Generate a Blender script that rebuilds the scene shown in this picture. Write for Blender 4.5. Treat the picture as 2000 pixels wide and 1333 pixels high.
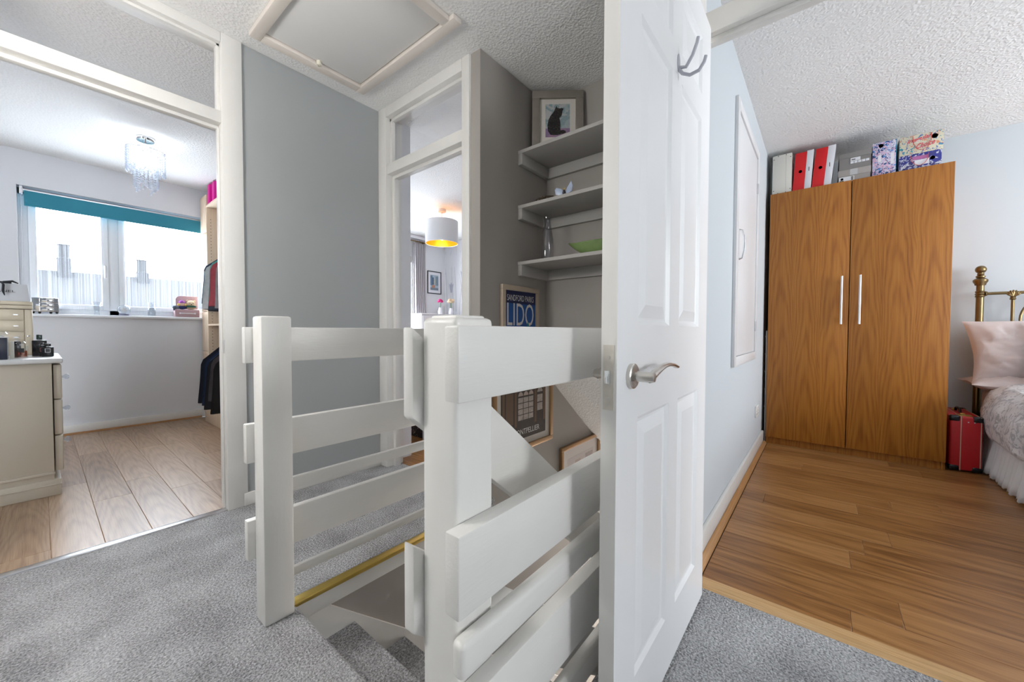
import bpy, bmesh, math, random
from mathutils import Vector, Matrix, noise
for o in list(bpy.data.objects): bpy.data.objects.remove(o)
S = bpy.context.scene
C = S.collection
R = math.radians
rnd = random.Random(7)

# ------------------------------------------------------------------ camera (X = right-back, Y = left-back, metres)
EYE = 0.94; FPX = 747.0
yaw, pitch, roll = R(38.989), R(-1.490), R(0.175)
fw = Vector((math.cos(yaw)*math.cos(pitch), math.sin(yaw)*math.cos(pitch), math.sin(pitch)))
r0 = Vector((math.sin(yaw), -math.cos(yaw), 0)); u0 = r0.cross(fw)
rt = r0*math.cos(roll)+u0*math.sin(roll); up = u0*math.cos(roll)-r0*math.sin(roll)
cam = bpy.data.objects.new('camera', bpy.data.cameras.new('camera')); C.objects.link(cam)
cam.matrix_world = Matrix(((rt.x, up.x, -fw.x, 0), (rt.y, up.y, -fw.y, 0), (rt.z, up.z, -fw.z, EYE), (0, 0, 0, 1)))
cam.data.sensor_width = 36; cam.data.lens = FPX/2000*36; cam.data.clip_start = 0.02; cam.data.clip_end = 200
S.camera = cam
def ray(x, y): return fw+rt*((x-1000)/FPX)-up*((y-666.5)/FPX)
def atY(x, y, Y): d = ray(x, y); return Vector((0, 0, EYE))+d*(Y/d.y)
def atX(x, y, X): d = ray(x, y); return Vector((0, 0, EYE))+d*(X/d.x)

# ------------------------------------------------------------------ sky, window daylight, exposure
S.view_settings.view_transform = 'Standard'; S.view_settings.look = 'None'
S.view_settings.gamma = 1; S.view_settings.use_curve_mapping = False
S.view_settings.exposure = 0.72
W = bpy.data.worlds.new('sky'); S.world = W; W.use_nodes = True
bg = W.node_tree.nodes['Background']; bg.inputs[0].default_value = (0.84, 0.92, 1.0, 1); bg.inputs[1].default_value = 9.0
def area(name, loc, rot, sx, sy, power, col=(1, 1, 1), portal=False):
    l = bpy.data.lights.new(name, 'AREA'); l.shape = 'RECTANGLE'; l.size = sx; l.size_y = sy
    l.energy = power; l.color = col
    if portal: l.cycles.is_portal = True
    o = bpy.data.objects.new(name, l); C.objects.link(o); o.location = loc; o.rotation_euler = rot
    return o
# daylight entering by seen and assumed windows, plus an added hall light (rot: area shines along its local -Z)
area('portal_dressing_window', (0.60, 5.40, 1.62), (R(-90), 0, 0), 1.5, 1.15, 1, portal=True)
area('assumed_landing_daylight', (0.72, -3.57, 1.45), (R(90), 0, 0), 0.80, 1.2, 38, (0.95, 0.98, 1.0))  # assumed source behind the viewer, inferred from the door's shadow; no window seen
area('assumed_bedroom_daylight', (3.0, -3.17, 1.45), (R(90), 0, 0), 1.7, 1.25, 50, (0.92, 0.96, 1.0))  # assumed bedroom daylight from out of view, inferred from the bedpost's shading
area('portal_middle_window', (2.95, 5.12, 1.43), (R(-90), 0, 0), 1.5, 1.36, 1, portal=True)
area('added_hall_light', (4.42, 0.98, -1.95), (0, R(90), 0), 1.0, 0.8, 45, (1.0, 0.93, 0.86))  # added light to brighten the lower stairs; no window stands there

# ------------------------------------------------------------------ materials
MATS = {}
def newmat(name):
    m = bpy.data.materials.new(name); m.use_nodes = True; MATS[name] = m
    nt = m.node_tree; b = nt.nodes['Principled BSDF']
    return m, nt, b
def N(nt, t, **k):
    n = nt.nodes.new(t)
    for a, v in k.items():
        if a in n.inputs.keys(): n.inputs[a].default_value = v
        else: setattr(n, a, v)
    return n
def L(nt, a, b): nt.links.new(a, b)
def plain(name, col, rough=0.5, metal=0.0, noise_s=0, noise_amt=0.0, bump=0.0, bump_s=200, coat=0, emit=None, es=0, sheen=0, stretch=None):
    m, nt, b = newmat(name)
    b.inputs['Base Color'].default_value = (*col, 1); b.inputs['Roughness'].default_value = rough; b.inputs['Metallic'].default_value = metal
    if coat: b.inputs['Coat Weight'].default_value = coat
    if sheen: b.inputs['Sheen Weight'].default_value = sheen
    if emit: b.inputs['Emission Color'].default_value = (*emit, 1); b.inputs['Emission Strength'].default_value = es
    tc = N(nt, 'ShaderNodeTexCoord'); src = tc.outputs['Object']
    if stretch:
        mp = N(nt, 'ShaderNodeMapping'); mp.inputs['Scale'].default_value = stretch; L(nt, src, mp.inputs[0]); src = mp.outputs[0]
    if noise_amt:
        n = N(nt, 'ShaderNodeTexNoise', Scale=noise_s, Detail=4.0); L(nt, src, n.inputs['Vector'])
        mx = N(nt, 'ShaderNodeMixRGB'); mx.blend_type = 'MIX'
        mx.inputs[1].default_value = (*[c*(1-noise_amt) for c in col], 1); mx.inputs[2].default_value = (*[min(1, c*(1+noise_amt)) for c in col], 1)
        L(nt, n.outputs['Fac'], mx.inputs[0]); L(nt, mx.outputs[0], b.inputs['Base Color'])
    if bump:
        n2 = N(nt, 'ShaderNodeTexNoise', Scale=bump_s, Detail=3.0); L(nt, src, n2.inputs['Vector'])
        bp = N(nt, 'ShaderNodeBump', Strength=bump, Distance=0.004); L(nt, n2.outputs['Fac'], bp.inputs['Height']); L(nt, bp.outputs[0], b.inputs['Normal'])
    return m
WHITEWOOD = plain('white_gloss_paint', (0.80, 0.785, 0.755), 0.38, noise_s=6, noise_amt=0.025, bump=0.10, bump_s=45, stretch=(3, 3, 0.6))
RAILPAINT = plain('white_rail_paint', (0.78, 0.765, 0.735), 0.34, noise_s=7, noise_amt=0.03, bump=0.12, bump_s=60, stretch=(0.4, 3, 3))
DOORPAINT = plain('door_paint', (0.83, 0.835, 0.85), 0.32, bump=0.05, bump_s=60, stretch=(4, 4, 0.3))
GREYWALL = plain('grey_wall_paint', (0.400, 0.418, 0.425), 0.75, noise_s=3, noise_amt=0.02, bump=0.10, bump_s=260)
TAUPE = plain('taupe_wall_tone', (0.365, 0.340, 0.312), 0.75, noise_s=3, noise_amt=0.02, bump=0.12, bump_s=260)  # warmer and darker than the landing's grey
SHELFPAINT = plain('shelf_paint', (0.42, 0.405, 0.385), 0.6, bump=0.05, bump_s=90)
LILACWALL = plain('pale_dressing_wall', (0.74, 0.745, 0.775), 0.8, bump=0.08, bump_s=120)
BLUEWALL = plain('pale_blue_wall', (0.63, 0.675, 0.71), 0.8, bump=0.06, bump_s=180)
CREAMWALL = plain('white_bedroom_wall', (0.82, 0.82, 0.84), 0.8)
def stipple():
    m, nt, b = newmat('stippled_ceiling'); b.inputs['Base Color'].default_value = (0.88, 0.875, 0.865, 1); b.inputs['Roughness'].default_value = 0.85
    tc = N(nt, 'ShaderNodeTexCoord'); v = N(nt, 'ShaderNodeTexVoronoi', Scale=75.0); n = N(nt, 'ShaderNodeTexNoise', Scale=95.0, Detail=3.0)
    L(nt, tc.outputs['Object'], v.inputs['Vector']); L(nt, tc.outputs['Object'], n.inputs['Vector'])
    a = N(nt, 'ShaderNodeMath', operation='ADD'); L(nt, v.outputs['Distance'], a.inputs[0]); L(nt, n.outputs['Fac'], a.inputs[1])
    bp = N(nt, 'ShaderNodeBump', Strength=0.55, Distance=0.006); L(nt, a.outputs[0], bp.inputs['Height']); L(nt, bp.outputs[0], b.inputs['Normal'])
    return m
CEIL = stipple()
def carpet(name, dark, light, bias=0.5):
    m, nt, b = newmat(name); b.inputs['Roughness'].default_value = 1.0; b.inputs['Specular IOR Level'].default_value = 0.1
    b.inputs['Sheen Weight'].default_value = 0.25
    tc = N(nt, 'ShaderNodeTexCoord')
    n1 = N(nt, 'ShaderNodeTexNoise', Scale=150.0, Detail=3.0, Roughness=0.75); n2 = N(nt, 'ShaderNodeTexNoise', Scale=5.0, Detail=3.0)
    v = N(nt, 'ShaderNodeTexVoronoi', Scale=140.0)
    for q in (n1, n2, v): L(nt, tc.outputs['Object'], q.inputs['Vector'])
    cr = N(nt, 'ShaderNodeValToRGB'); e = cr.color_ramp.elements
    e[0].position = 0.34; e[0].color = (*dark, 1); e[1].position = 0.66; e[1].color = (*light, 1)
    ad = N(nt, 'ShaderNodeMath', operation='MULTIPLY_ADD'); ad.inputs[1].default_value = 0.35; L(nt, n2.outputs['Fac'], ad.inputs[0])
    s = N(nt, 'ShaderNodeMath', operation='SUBTRACT'); L(nt, n1.outputs['Fac'], s.inputs[0]); s.inputs[1].default_value = 0.175
    L(nt, s.outputs[0], ad.inputs[2]); L(nt, ad.outputs[0], cr.inputs[0]); L(nt, cr.outputs[0], b.inputs['Base Color'])
    h = N(nt, 'ShaderNodeMath', operation='SUBTRACT'); L(nt, n1.outputs['Fac'], h.inputs[0]); L(nt, v.outputs['Distance'], h.inputs[1])
    bp = N(nt, 'ShaderNodeBump', Strength=0.9, Distance=0.012); L(nt, h.outputs[0], bp.inputs['Height']); L(nt, bp.outputs[0], b.inputs['Normal'])
    return m
CARPET = carpet('grey_twist_carpet', (0.20, 0.20, 0.21), (0.84, 0.84, 0.86))
def wood(name, c1, c2, c3, axis=1, rough=0.4, ringscale=7.0, distort=5.0, contrast=1.0, squash=0.10, knots=False):
    m, nt, b = newmat(name); b.inputs['Roughness'].default_value = rough
    tc = N(nt, 'ShaderNodeTexCoord'); oi = N(nt, 'ShaderNodeObjectInfo')
    mul = N(nt, 'ShaderNodeVectorMath', operation='SCALE'); mul.inputs[0].default_value = (13.0, 29.0, 17.0); L(nt, oi.outputs['Random'], mul.inputs['Scale'])
    add = N(nt, 'ShaderNodeVectorMath', operation='ADD'); L(nt, tc.outputs['Object'], add.inputs[0]); L(nt, mul.outputs[0], add.inputs[1])
    mp = N(nt, 'ShaderNodeMapping'); sc = [1, 1, 1]; sc[axis] = squash; mp.inputs['Scale'].default_value = sc; L(nt, add.outputs[0], mp.inputs[0])
    big = N(nt, 'ShaderNodeTexNoise', Scale=ringscale, Detail=1.5, Distortion=0.4); L(nt, mp.outputs[0], big.inputs['Vector'])
    rings = N(nt, 'ShaderNodeMath', operation='MULTIPLY'); rings.inputs[1].default_value = distort*6; L(nt, big.outputs['Fac'], rings.inputs[0])
    sn = N(nt, 'ShaderNodeMath', operation='SINE'); L(nt, rings.outputs[0], sn.inputs[0])
    mp2 = N(nt, 'ShaderNodeMapping'); sc2 = [260, 260, 260]; sc2[axis] = 6; mp2.inputs['Scale'].default_value = sc2; L(nt, add.outputs[0], mp2.inputs[0])
    fine = N(nt, 'ShaderNodeTexNoise', Scale=1.0, Detail=3.0); L(nt, mp2.outputs[0], fine.inputs['Vector'])
    a = N(nt, 'ShaderNodeMath', operation='MULTIPLY_ADD'); a.inputs[1].default_value = 0.16*contrast; a.inputs[2].default_value = 0.05; L(nt, sn.outputs[0], a.inputs[0])
    a2 = N(nt, 'ShaderNodeMath', operation='MULTIPLY_ADD'); a2.inputs[1].default_value = 0.9; L(nt, fine.outputs['Fac'], a2.inputs[0]); L(nt, a.outputs[0], a2.inputs[2])
    rv = N(nt, 'ShaderNodeMath', operation='MULTIPLY_ADD'); rv.inputs[1].default_value = 0.22; L(nt, oi.outputs['Random'], rv.inputs[0])
    s0 = N(nt, 'ShaderNodeMath', operation='SUBTRACT'); L(nt, a2.outputs[0], s0.inputs[0]); s0.inputs[1].default_value = 0.11; L(nt, s0.outputs[0], rv.inputs[2])
    cr = N(nt, 'ShaderNodeValToRGB'); e = cr.color_ramp.elements
    e[0].position = 0.15; e[0].color = (*c1, 1); e[1].position = 0.85; e[1].color = (*c3, 1); k = e.new(0.5); k.color = (*c2, 1)
    L(nt, rv.outputs[0], cr.inputs[0]); last = cr.outputs[0]
    if knots:
        mk = N(nt, 'ShaderNodeMapping'); s3 = [9, 9, 9]; s3[axis] = 2.6; mk.inputs['Scale'].default_value = s3; L(nt, add.outputs[0], mk.inputs[0])
        kn = N(nt, 'ShaderNodeTexNoise', Scale=1.0, Detail=2.0); L(nt, mk.outputs[0], kn.inputs['Vector'])
        kr = N(nt, 'ShaderNodeValToRGB'); kr.color_ramp.elements[0].position = 0.66; kr.color_ramp.elements[0].color = (0, 0, 0, 1); kr.color_ramp.elements[1].position = 0.78; kr.color_ramp.elements[1].color = (0.75, 0.75, 0.75, 1)
        L(nt, kn.outputs['Fac'], kr.inputs[0])
        mx = N(nt, 'ShaderNodeMixRGB'); mx.inputs[2].default_value = (*[q*0.35 for q in c1], 1); L(nt, kr.outputs[0], mx.inputs[0]); L(nt, last, mx.inputs[1]); last = mx.outputs[0]
    L(nt, last, b.inputs['Base Color'])
    bp = N(nt, 'ShaderNodeBump', Strength=0.12, Distance=0.002); L(nt, a2.outputs[0], bp.inputs['Height']); L(nt, bp.outputs[0], b.inputs['Normal'])
    return m
def cathedral(name, c1, c2, c3, wax, lax, W_, along, curv, rings, contrast, rough, knots=0.0, tone=0.2, coat=0.0):
    """flat-sawn timber: nested arches down the middle of each board, straight grain at its edges"""
    m, nt, b = newmat(name); b.inputs['Roughness'].default_value = rough; b.inputs['Coat Weight'].default_value = coat; b.inputs['Coat Roughness'].default_value = 0.38
    def math_(op, a, b_=None, c_=None):
        n = N(nt, 'ShaderNodeMath', operation=op)
        for i_, q_ in enumerate((a, b_, c_)):
            if q_ is None: continue
            if isinstance(q_, (int, float)): n.inputs[i_].default_value = q_
            else: L(nt, q_, n.inputs[i_])
        return n.outputs[0]
    tc = N(nt, 'ShaderNodeTexCoord'); oi = N(nt, 'ShaderNodeObjectInfo'); rv = oi.outputs['Random']
    sp = N(nt, 'ShaderNodeSeparateXYZ'); L(nt, tc.outputs['Object'], sp.inputs[0]); w = math_('DIVIDE', sp.outputs[wax], W_)
    st_ = math_('FLOOR', w); wl = math_('SUBTRACT', math_('FRACT', w), 0.5)
    sh = N(nt, 'ShaderNodeVectorMath', operation='SCALE'); sh.inputs[0].default_value = (13.0, 29.0, 17.0); L(nt, rv, sh.inputs['Scale'])
    ad = N(nt, 'ShaderNodeVectorMath', operation='ADD'); L(nt, tc.outputs['Object'], ad.inputs[0]); L(nt, sh.outputs[0], ad.inputs[1])
    def noise_(sw, sl, det=2.0):
        mp = N(nt, 'ShaderNodeMapping'); v = [sw, sw, sw]; v[lax] = sl; mp.inputs['Scale'].default_value = v; L(nt, ad.outputs[0], mp.inputs[0])
        n = N(nt, 'ShaderNodeTexNoise', Scale=1.0, Detail=det); L(nt, mp.outputs[0], n.inputs['Vector']); return n.outputs['Fac']
    wob = math_('SUBTRACT', noise_(5.0, 1.3), 0.5)
    wl2 = math_('MULTIPLY_ADD', wob, 0.55, wl)
    f = math_('MULTIPLY_ADD', math_('MULTIPLY', wl2, wl2), curv, math_('MULTIPLY', sp.outputs[lax], along))
    f = math_('ADD', f, math_('MULTIPLY_ADD', rv, 7.0, math_('MULTIPLY', st_, 3.37)))
    f = math_('MULTIPLY_ADD', noise_(22.0, 3.0), 0.22, f)
    ring = math_('POWER', math_('MULTIPLY_ADD', math_('SINE', math_('MULTIPLY', f, rings)), 0.5, 0.5), 1.6)
    fine = noise_(330.0, 7.0, 3.0); mid = noise_(60.0, 1.6, 2.0)
    fac = math_('MULTIPLY_ADD', fine, 0.45, math_('MULTIPLY', mid, 0.45))
    fac = math_('SUBTRACT', fac, math_('MULTIPLY', ring, contrast)); fac = math_('MULTIPLY_ADD', rv, tone, math_('ADD', fac, 0.15*contrast+0.05-tone/2))
    cr = N(nt, 'ShaderNodeValToRGB'); e = cr.color_ramp.elements
    e[0].position = 0.18; e[0].color = (*c1, 1); e[1].position = 0.66; e[1].color = (*c3, 1); k = e.new(0.42); k.color = (*c2, 1)
    L(nt, fac, cr.inputs[0]); last = cr.outputs[0]
    if knots:
        kr = N(nt, 'ShaderNodeValToRGB'); kr.color_ramp.elements[0].position = 0.66; kr.color_ramp.elements[0].color = (0, 0, 0, 1); kr.color_ramp.elements[1].position = 0.80; kr.color_ramp.elements[1].color = (knots, knots, knots, 1)
        L(nt, noise_(16.0, 3.2, 3.0), kr.inputs[0]); mx = N(nt, 'ShaderNodeMixRGB'); mx.inputs[2].default_value = (*[q*0.4 for q in c1], 1); L(nt, kr.outputs[0], mx.inputs[0]); L(nt, last, mx.inputs[1]); last = mx.outputs[0]
    L(nt, last, b.inputs['Base Color'])
    bp = N(nt, 'ShaderNodeBump', Strength=0.10, Distance=0.002); L(nt, fac, bp.inputs['Height']); L(nt, bp.outputs[0], b.inputs['Normal'])
    return m
OAKFLOOR = cathedral('greyed_oak_laminate', (0.17, 0.092, 0.046), (0.33, 0.205, 0.118), (0.47, 0.325, 0.215), 0, 1, 0.1525, 1.1, 3.2, 24.0, 0.12, 0.34, 0.5, 0.2, 0.4)
HONEYFLOOR = cathedral('honey_laminate', (0.15, 0.058, 0.014), (0.31, 0.140, 0.042), (0.44, 0.225, 0.082), 0, 1, 0.1555, 0.9, 2.2, 17.0, 0.15, 0.33, 0.75, 0.24)
WARDROBE = cathedral('orange_oak_veneer', (0.22, 0.068, 0.007), (0.37, 0.132, 0.015), (0.46, 0.188, 0.028), 1, 2, 0.172, 0.75, 3.4, 24.0, 0.17, 0.42, 0, 0.0)
BIRCH = wood('pale_birch_veneer', (0.60, 0.44, 0.30), (0.70, 0.54, 0.39), (0.76, 0.62, 0.47), 2, 0.5, 5, 3, 0.5, 0.1)
STRIPWOOD = wood('pale_threshold_oak', (0.45, 0.27, 0.11), (0.60, 0.38, 0.18), (0.70, 0.47, 0.25), 1, 0.4, 5, 3, 0.6, 0.1)
QUADWOOD = wood('quadrant_oak', (0.30, 0.14, 0.05), (0.45, 0.23, 0.09), (0.55, 0.31, 0.14), 0, 0.4, 5, 3, 0.6, 0.1)
GOLD = plain('brass_trim', (0.62, 0.44, 0.12), 0.35, 0.9)
NICKEL = plain('satin_nickel', (0.62, 0.59, 0.55), 0.28, 1.0)
STEEL = plain('brushed_steel', (0.70, 0.70, 0.72), 0.3, 1.0)
CHROME = plain('chrome', (0.85, 0.86, 0.88), 0.08, 1.0)
BRASS = plain('antique_brass', (0.22, 0.155, 0.075), 0.3, 1.0, noise_s=12, noise_amt=0.25)
WHITEMETAL = plain('white_enamel', (0.80, 0.80, 0.84), 0.35)
UPVC = plain('white_upvc', (0.82, 0.84, 0.87), 0.3)
PLASTIC = plain('white_plastic', (0.82, 0.82, 0.80), 0.4)
CREAMPLASTIC = plain('cream_plastic', (0.75, 0.72, 0.60), 0.4)
HATCHPAINT = plain('hatch_frame_paint', (0.80, 0.735, 0.67), 0.45, noise_s=5, noise_amt=0.05)
HATCHPANEL = plain('hatch_panel_paint', (0.80, 0.795, 0.785), 0.6)
BLACK = plain('black_gloss', (0.008, 0.009, 0.012), 0.18)
SOFTBLACK = plain('black_matt', (0.012, 0.012, 0.015), 0.6)
NAVYBOX = plain('navy_card', (0.008, 0.013, 0.035), 0.35)
DRESSER = plain('champagne_dresser_paint', (0.53, 0.465, 0.375), 0.42, bump=0.03, bump_s=80)
DRESSTOP = plain('dresser_top_paint', (0.66, 0.65, 0.64), 0.3)
CHAMP = plain('champagne_mirror_panel', (0.62, 0.53, 0.40), 0.35, 0.1)
MIRROR = plain('mirror_glass', (0.80, 0.80, 0.83), 0.05, 1.0)
BLIND = plain('teal_blind_fabric', (0.035, 0.24, 0.33), 0.85, bump=0.2, bump_s=400)
RED = plain('red_card', (0.68, 0.008, 0.012), 0.4)
REDCASE = plain('red_vinyl', (0.50, 0.012, 0.018), 0.38, noise_s=9, noise_amt=0.12, bump=0.1, bump_s=300)
WHITECARD = plain('white_card', (0.80, 0.80, 0.84), 0.5)
CREAMCARD = plain('cream_card', (0.74, 0.72, 0.65), 0.5)
GREYCARD = plain('grey_card', (0.24, 0.225, 0.215), 0.6)
GREYCARD2 = plain('light_grey_card', (0.38, 0.35, 0.325), 0.6)
BAGPAPER = plain('pale_grey_paper', (0.62, 0.62, 0.64), 0.5)
MAGENTA = plain('magenta_card', (0.72, 0.0, 0.29), 0.45)
BLUEGREY = plain('blue_grey_card', (0.20, 0.27, 0.40), 0.5)
LINEN = plain('white_linen', (0.72, 0.70, 0.70), 0.9, bump=0.25, bump_s=60, sheen=0.2)
PINKLINEN = plain('blush_linen', (0.68, 0.60, 0.59), 0.9, bump=0.3, bump_s=45, sheen=0.2)
GREYLINEN = plain('grey_linen', (0.42, 0.42, 0.44), 0.9, bump=0.25, bump_s=80, sheen=0.2)
CURTAIN = plain('mauve_grey_curtain', (0.47, 0.44, 0.455), 0.9, sheen=0.2)
SHADE = plain('white_shade_fabric', (0.80, 0.80, 0.81), 0.8)
GOLDLINING = plain('gold_shade_lining', (0.85, 0.40, 0.03), 0.35, 0.6)
BULB = plain('warm_bulb', (1, 0.8, 0.45), 0.3, emit=(1.0, 0.62, 0.20), es=8)
COOLBULB = plain('white_bulb', (1, 1, 1), 0.3, emit=(0.90, 0.95, 1.0), es=9)
MOUNT = plain('picture_mount', (0.66, 0.62, 0.57), 0.8)
GREYFRAME = plain('grey_wood_frame', (0.23, 0.205, 0.175), 0.5, noise_s=20, noise_amt=0.12)
PALEWOODFRAME = plain('pale_wood_frame', (0.50, 0.41, 0.31), 0.5, noise_s=20, noise_amt=0.1)
GOLDFRAME = plain('copper_gold_frame', (0.42, 0.25, 0.12), 0.35, 0.55)
INK = plain('ink_black', (0.01, 0.01, 0.012), 0.6)
LETTERWHITE = plain('print_white', (0.72, 0.70, 0.68), 0.6)
def flat(name, c, r=0.6): return plain(name, c, r)
def glassmat(name, tint=(1, 1, 1), gloss=0.0, rough=0.02):
    m = bpy.data.materials.new(name); m.use_nodes = True; nt = m.node_tree; nt.nodes.clear()
    o = N(nt, 'ShaderNodeOutputMaterial'); t = N(nt, 'ShaderNodeBsdfTransparent'); t.inputs[0].default_value = (*tint, 1)
    g = N(nt, 'ShaderNodeBsdfGlossy'); g.inputs['Roughness'].default_value = rough
    f = N(nt, 'ShaderNodeLayerWeight', Blend=0.5); pw = N(nt, 'ShaderNodeMath', operation='POWER'); pw.inputs[1].default_value = 4.0; L(nt, f.outputs['Facing'], pw.inputs[0]); mu = N(nt, 'ShaderNodeMath', operation='MULTIPLY_ADD'); mu.inputs[1].default_value = 0.8; mu.inputs[2].default_value = 0.010+gloss*0.13
    L(nt, pw.outputs[0], mu.inputs[0]); mx = N(nt, 'ShaderNodeMixShader'); L(nt, mu.outputs[0], mx.inputs[0]); L(nt, t.outputs[0], mx.inputs[1]); L(nt, g.outputs[0], mx.inputs[2]); L(nt, mx.outputs[0], o.inputs[0])
    return m
GLASS = glassmat('clear_glass')
WINGLASS = glassmat('window_glass', (0.98, 0.99, 1.0), 0.0, 0.45)
CRYSTAL = glassmat('crystal_glass', (0.95, 0.97, 0.99), 0.5, 0.03)
def litcrystal():
    m = bpy.data.materials.new('chandelier_crystal'); m.use_nodes = True; nt = m.node_tree; nt.nodes.clear()
    o = N(nt, 'ShaderNodeOutputMaterial'); t = N(nt, 'ShaderNodeBsdfTransparent'); t.inputs[0].default_value = (0.84, 0.87, 0.92, 1); d = N(nt, 'ShaderNodeBsdfTranslucent'); d.inputs[0].default_value = (0.85, 0.88, 0.93, 1); g = N(nt, 'ShaderNodeBsdfGlossy'); g.inputs['Roughness'].default_value = 0.05
    a = N(nt, 'ShaderNodeMixShader'); a.inputs[0].default_value = 0.24; L(nt, t.outputs[0], a.inputs[1]); L(nt, d.outputs[0], a.inputs[2])
    b = N(nt, 'ShaderNodeMixShader'); b.inputs[0].default_value = 0.22; L(nt, a.outputs[0], b.inputs[1]); L(nt, g.outputs[0], b.inputs[2]); L(nt, b.outputs[0], o.inputs[0])
    return m
DROPS = litcrystal()
AMBER = glassmat('amber_liquid', (0.75, 0.33, 0.06), 0.3)
def sheer(nm, lo_, hi_, tint=1.0):
    m = bpy.data.materials.new(nm); m.use_nodes = True; nt = m.node_tree; nt.nodes.clear()
    o = N(nt, 'ShaderNodeOutputMaterial'); t = N(nt, 'ShaderNodeBsdfTransparent'); t.inputs[0].default_value = (tint, tint, tint, 1); d = N(nt, 'ShaderNodeBsdfTranslucent'); d.inputs[0].default_value = (0.9, 0.92, 0.97, 1)
    tc = N(nt, 'ShaderNodeTexCoord'); mp = N(nt, 'ShaderNodeMapping'); mp.inputs['Scale'].default_value = (160, 1, 0.8); L(nt, tc.outputs['Object'], mp.inputs[0])
    n = N(nt, 'ShaderNodeTexNoise', Scale=1.0, Detail=2.0); L(nt, mp.outputs[0], n.inputs['Vector'])
    cr = N(nt, 'ShaderNodeValToRGB'); cr.color_ramp.elements[0].position = 0.40; cr.color_ramp.elements[0].color = (lo_, lo_, lo_, 1); cr.color_ramp.elements[1].position = 0.62; cr.color_ramp.elements[1].color = (hi_, hi_, hi_, 1)
    L(nt, n.outputs['Fac'], cr.inputs[0]); mx = N(nt, 'ShaderNodeMixShader'); L(nt, cr.outputs[0], mx.inputs[0]); L(nt, t.outputs[0], mx.inputs[1]); L(nt, d.outputs[0], mx.inputs[2]); L(nt, mx.outputs[0], o.inputs[0])
    return m
SHEER = sheer('sheer_voile', 0.012, 0.075)
DENSE = sheer('dense_net_curtain', 0.03, 0.12, 1.0)
def pattern(name, base, cols, scale, thr=0.5, stretch=(1, 1, 1)):
    """printed pattern: layered noise blobs of several colours on a base colour"""
    m, nt, b = newmat(name); b.inputs['Roughness'].default_value = 0.55
    tc = N(nt, 'ShaderNodeTexCoord'); last = None
    for i, c in enumerate(cols):
        mp = N(nt, 'ShaderNodeMapping'); mp.inputs['Location'].default_value = (i*3.7, i*1.9, i*5.1); mp.inputs['Scale'].default_value = stretch; L(nt, tc.outputs['Object'], mp.inputs[0])
        n = N(nt, 'ShaderNodeTexNoise', Scale=scale*(1+0.3*i), Detail=2.0, Distortion=1.6); L(nt, mp.outputs[0], n.inputs['Vector'])
        cr = N(nt, 'ShaderNodeValToRGB'); cr.color_ramp.elements[0].position = thr+0.03; cr.color_ramp.elements[0].color = (0, 0, 0, 1); cr.color_ramp.elements[1].position = thr+0.07; cr.color_ramp.elements[1].color = (1, 1, 1, 1)
        L(nt, n.outputs['Fac'], cr.inputs[0]); mx = N(nt, 'ShaderNodeMixRGB'); L(nt, cr.outputs[0], mx.inputs[0]); mx.inputs[2].default_value = (*c, 1)
        if last is None: mx.inputs[1].default_value = (*base, 1)
        else: L(nt, last, mx.inputs[1])
        last = mx.outputs[0]
    L(nt, last, b.inputs['Base Color'])
    return m
DUVETM = pattern('toile_duvet_cotton', (0.72, 0.71, 0.72), [(0.50, 0.50, 0.53), (0.44, 0.44, 0.47)], 16, 0.53)
GRAFFITI = pattern('blue_graffiti_print', (0.60, 0.58, 0.72), [(0.02, 0.22, 0.60), (0.72, 0.72, 0.80), (0.01, 0.05, 0.20), (0.70, 0.45, 0.62)], 26, 0.50)
FLORALBOX = pattern('cream_floral_print', (0.72, 0.67, 0.50), [(0.05, 0.36, 0.45), (0.75, 0.30, 0.15), (0.10, 0.18, 0.45)], 30, 0.57)
NAVYPRINT = pattern('navy_white_print', (0.03, 0.04, 0.30), [(0.68, 0.70, 0.78), (0.55, 0.58, 0.70), (0.05, 0.05, 0.22)], 24, 0.50)
WALLPAPER = pattern('leaf_wallpaper', (0.80, 0.80, 0.82), [(0.66, 0.67, 0.70)], 5, 0.60, (1, 3, 0.55))

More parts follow.
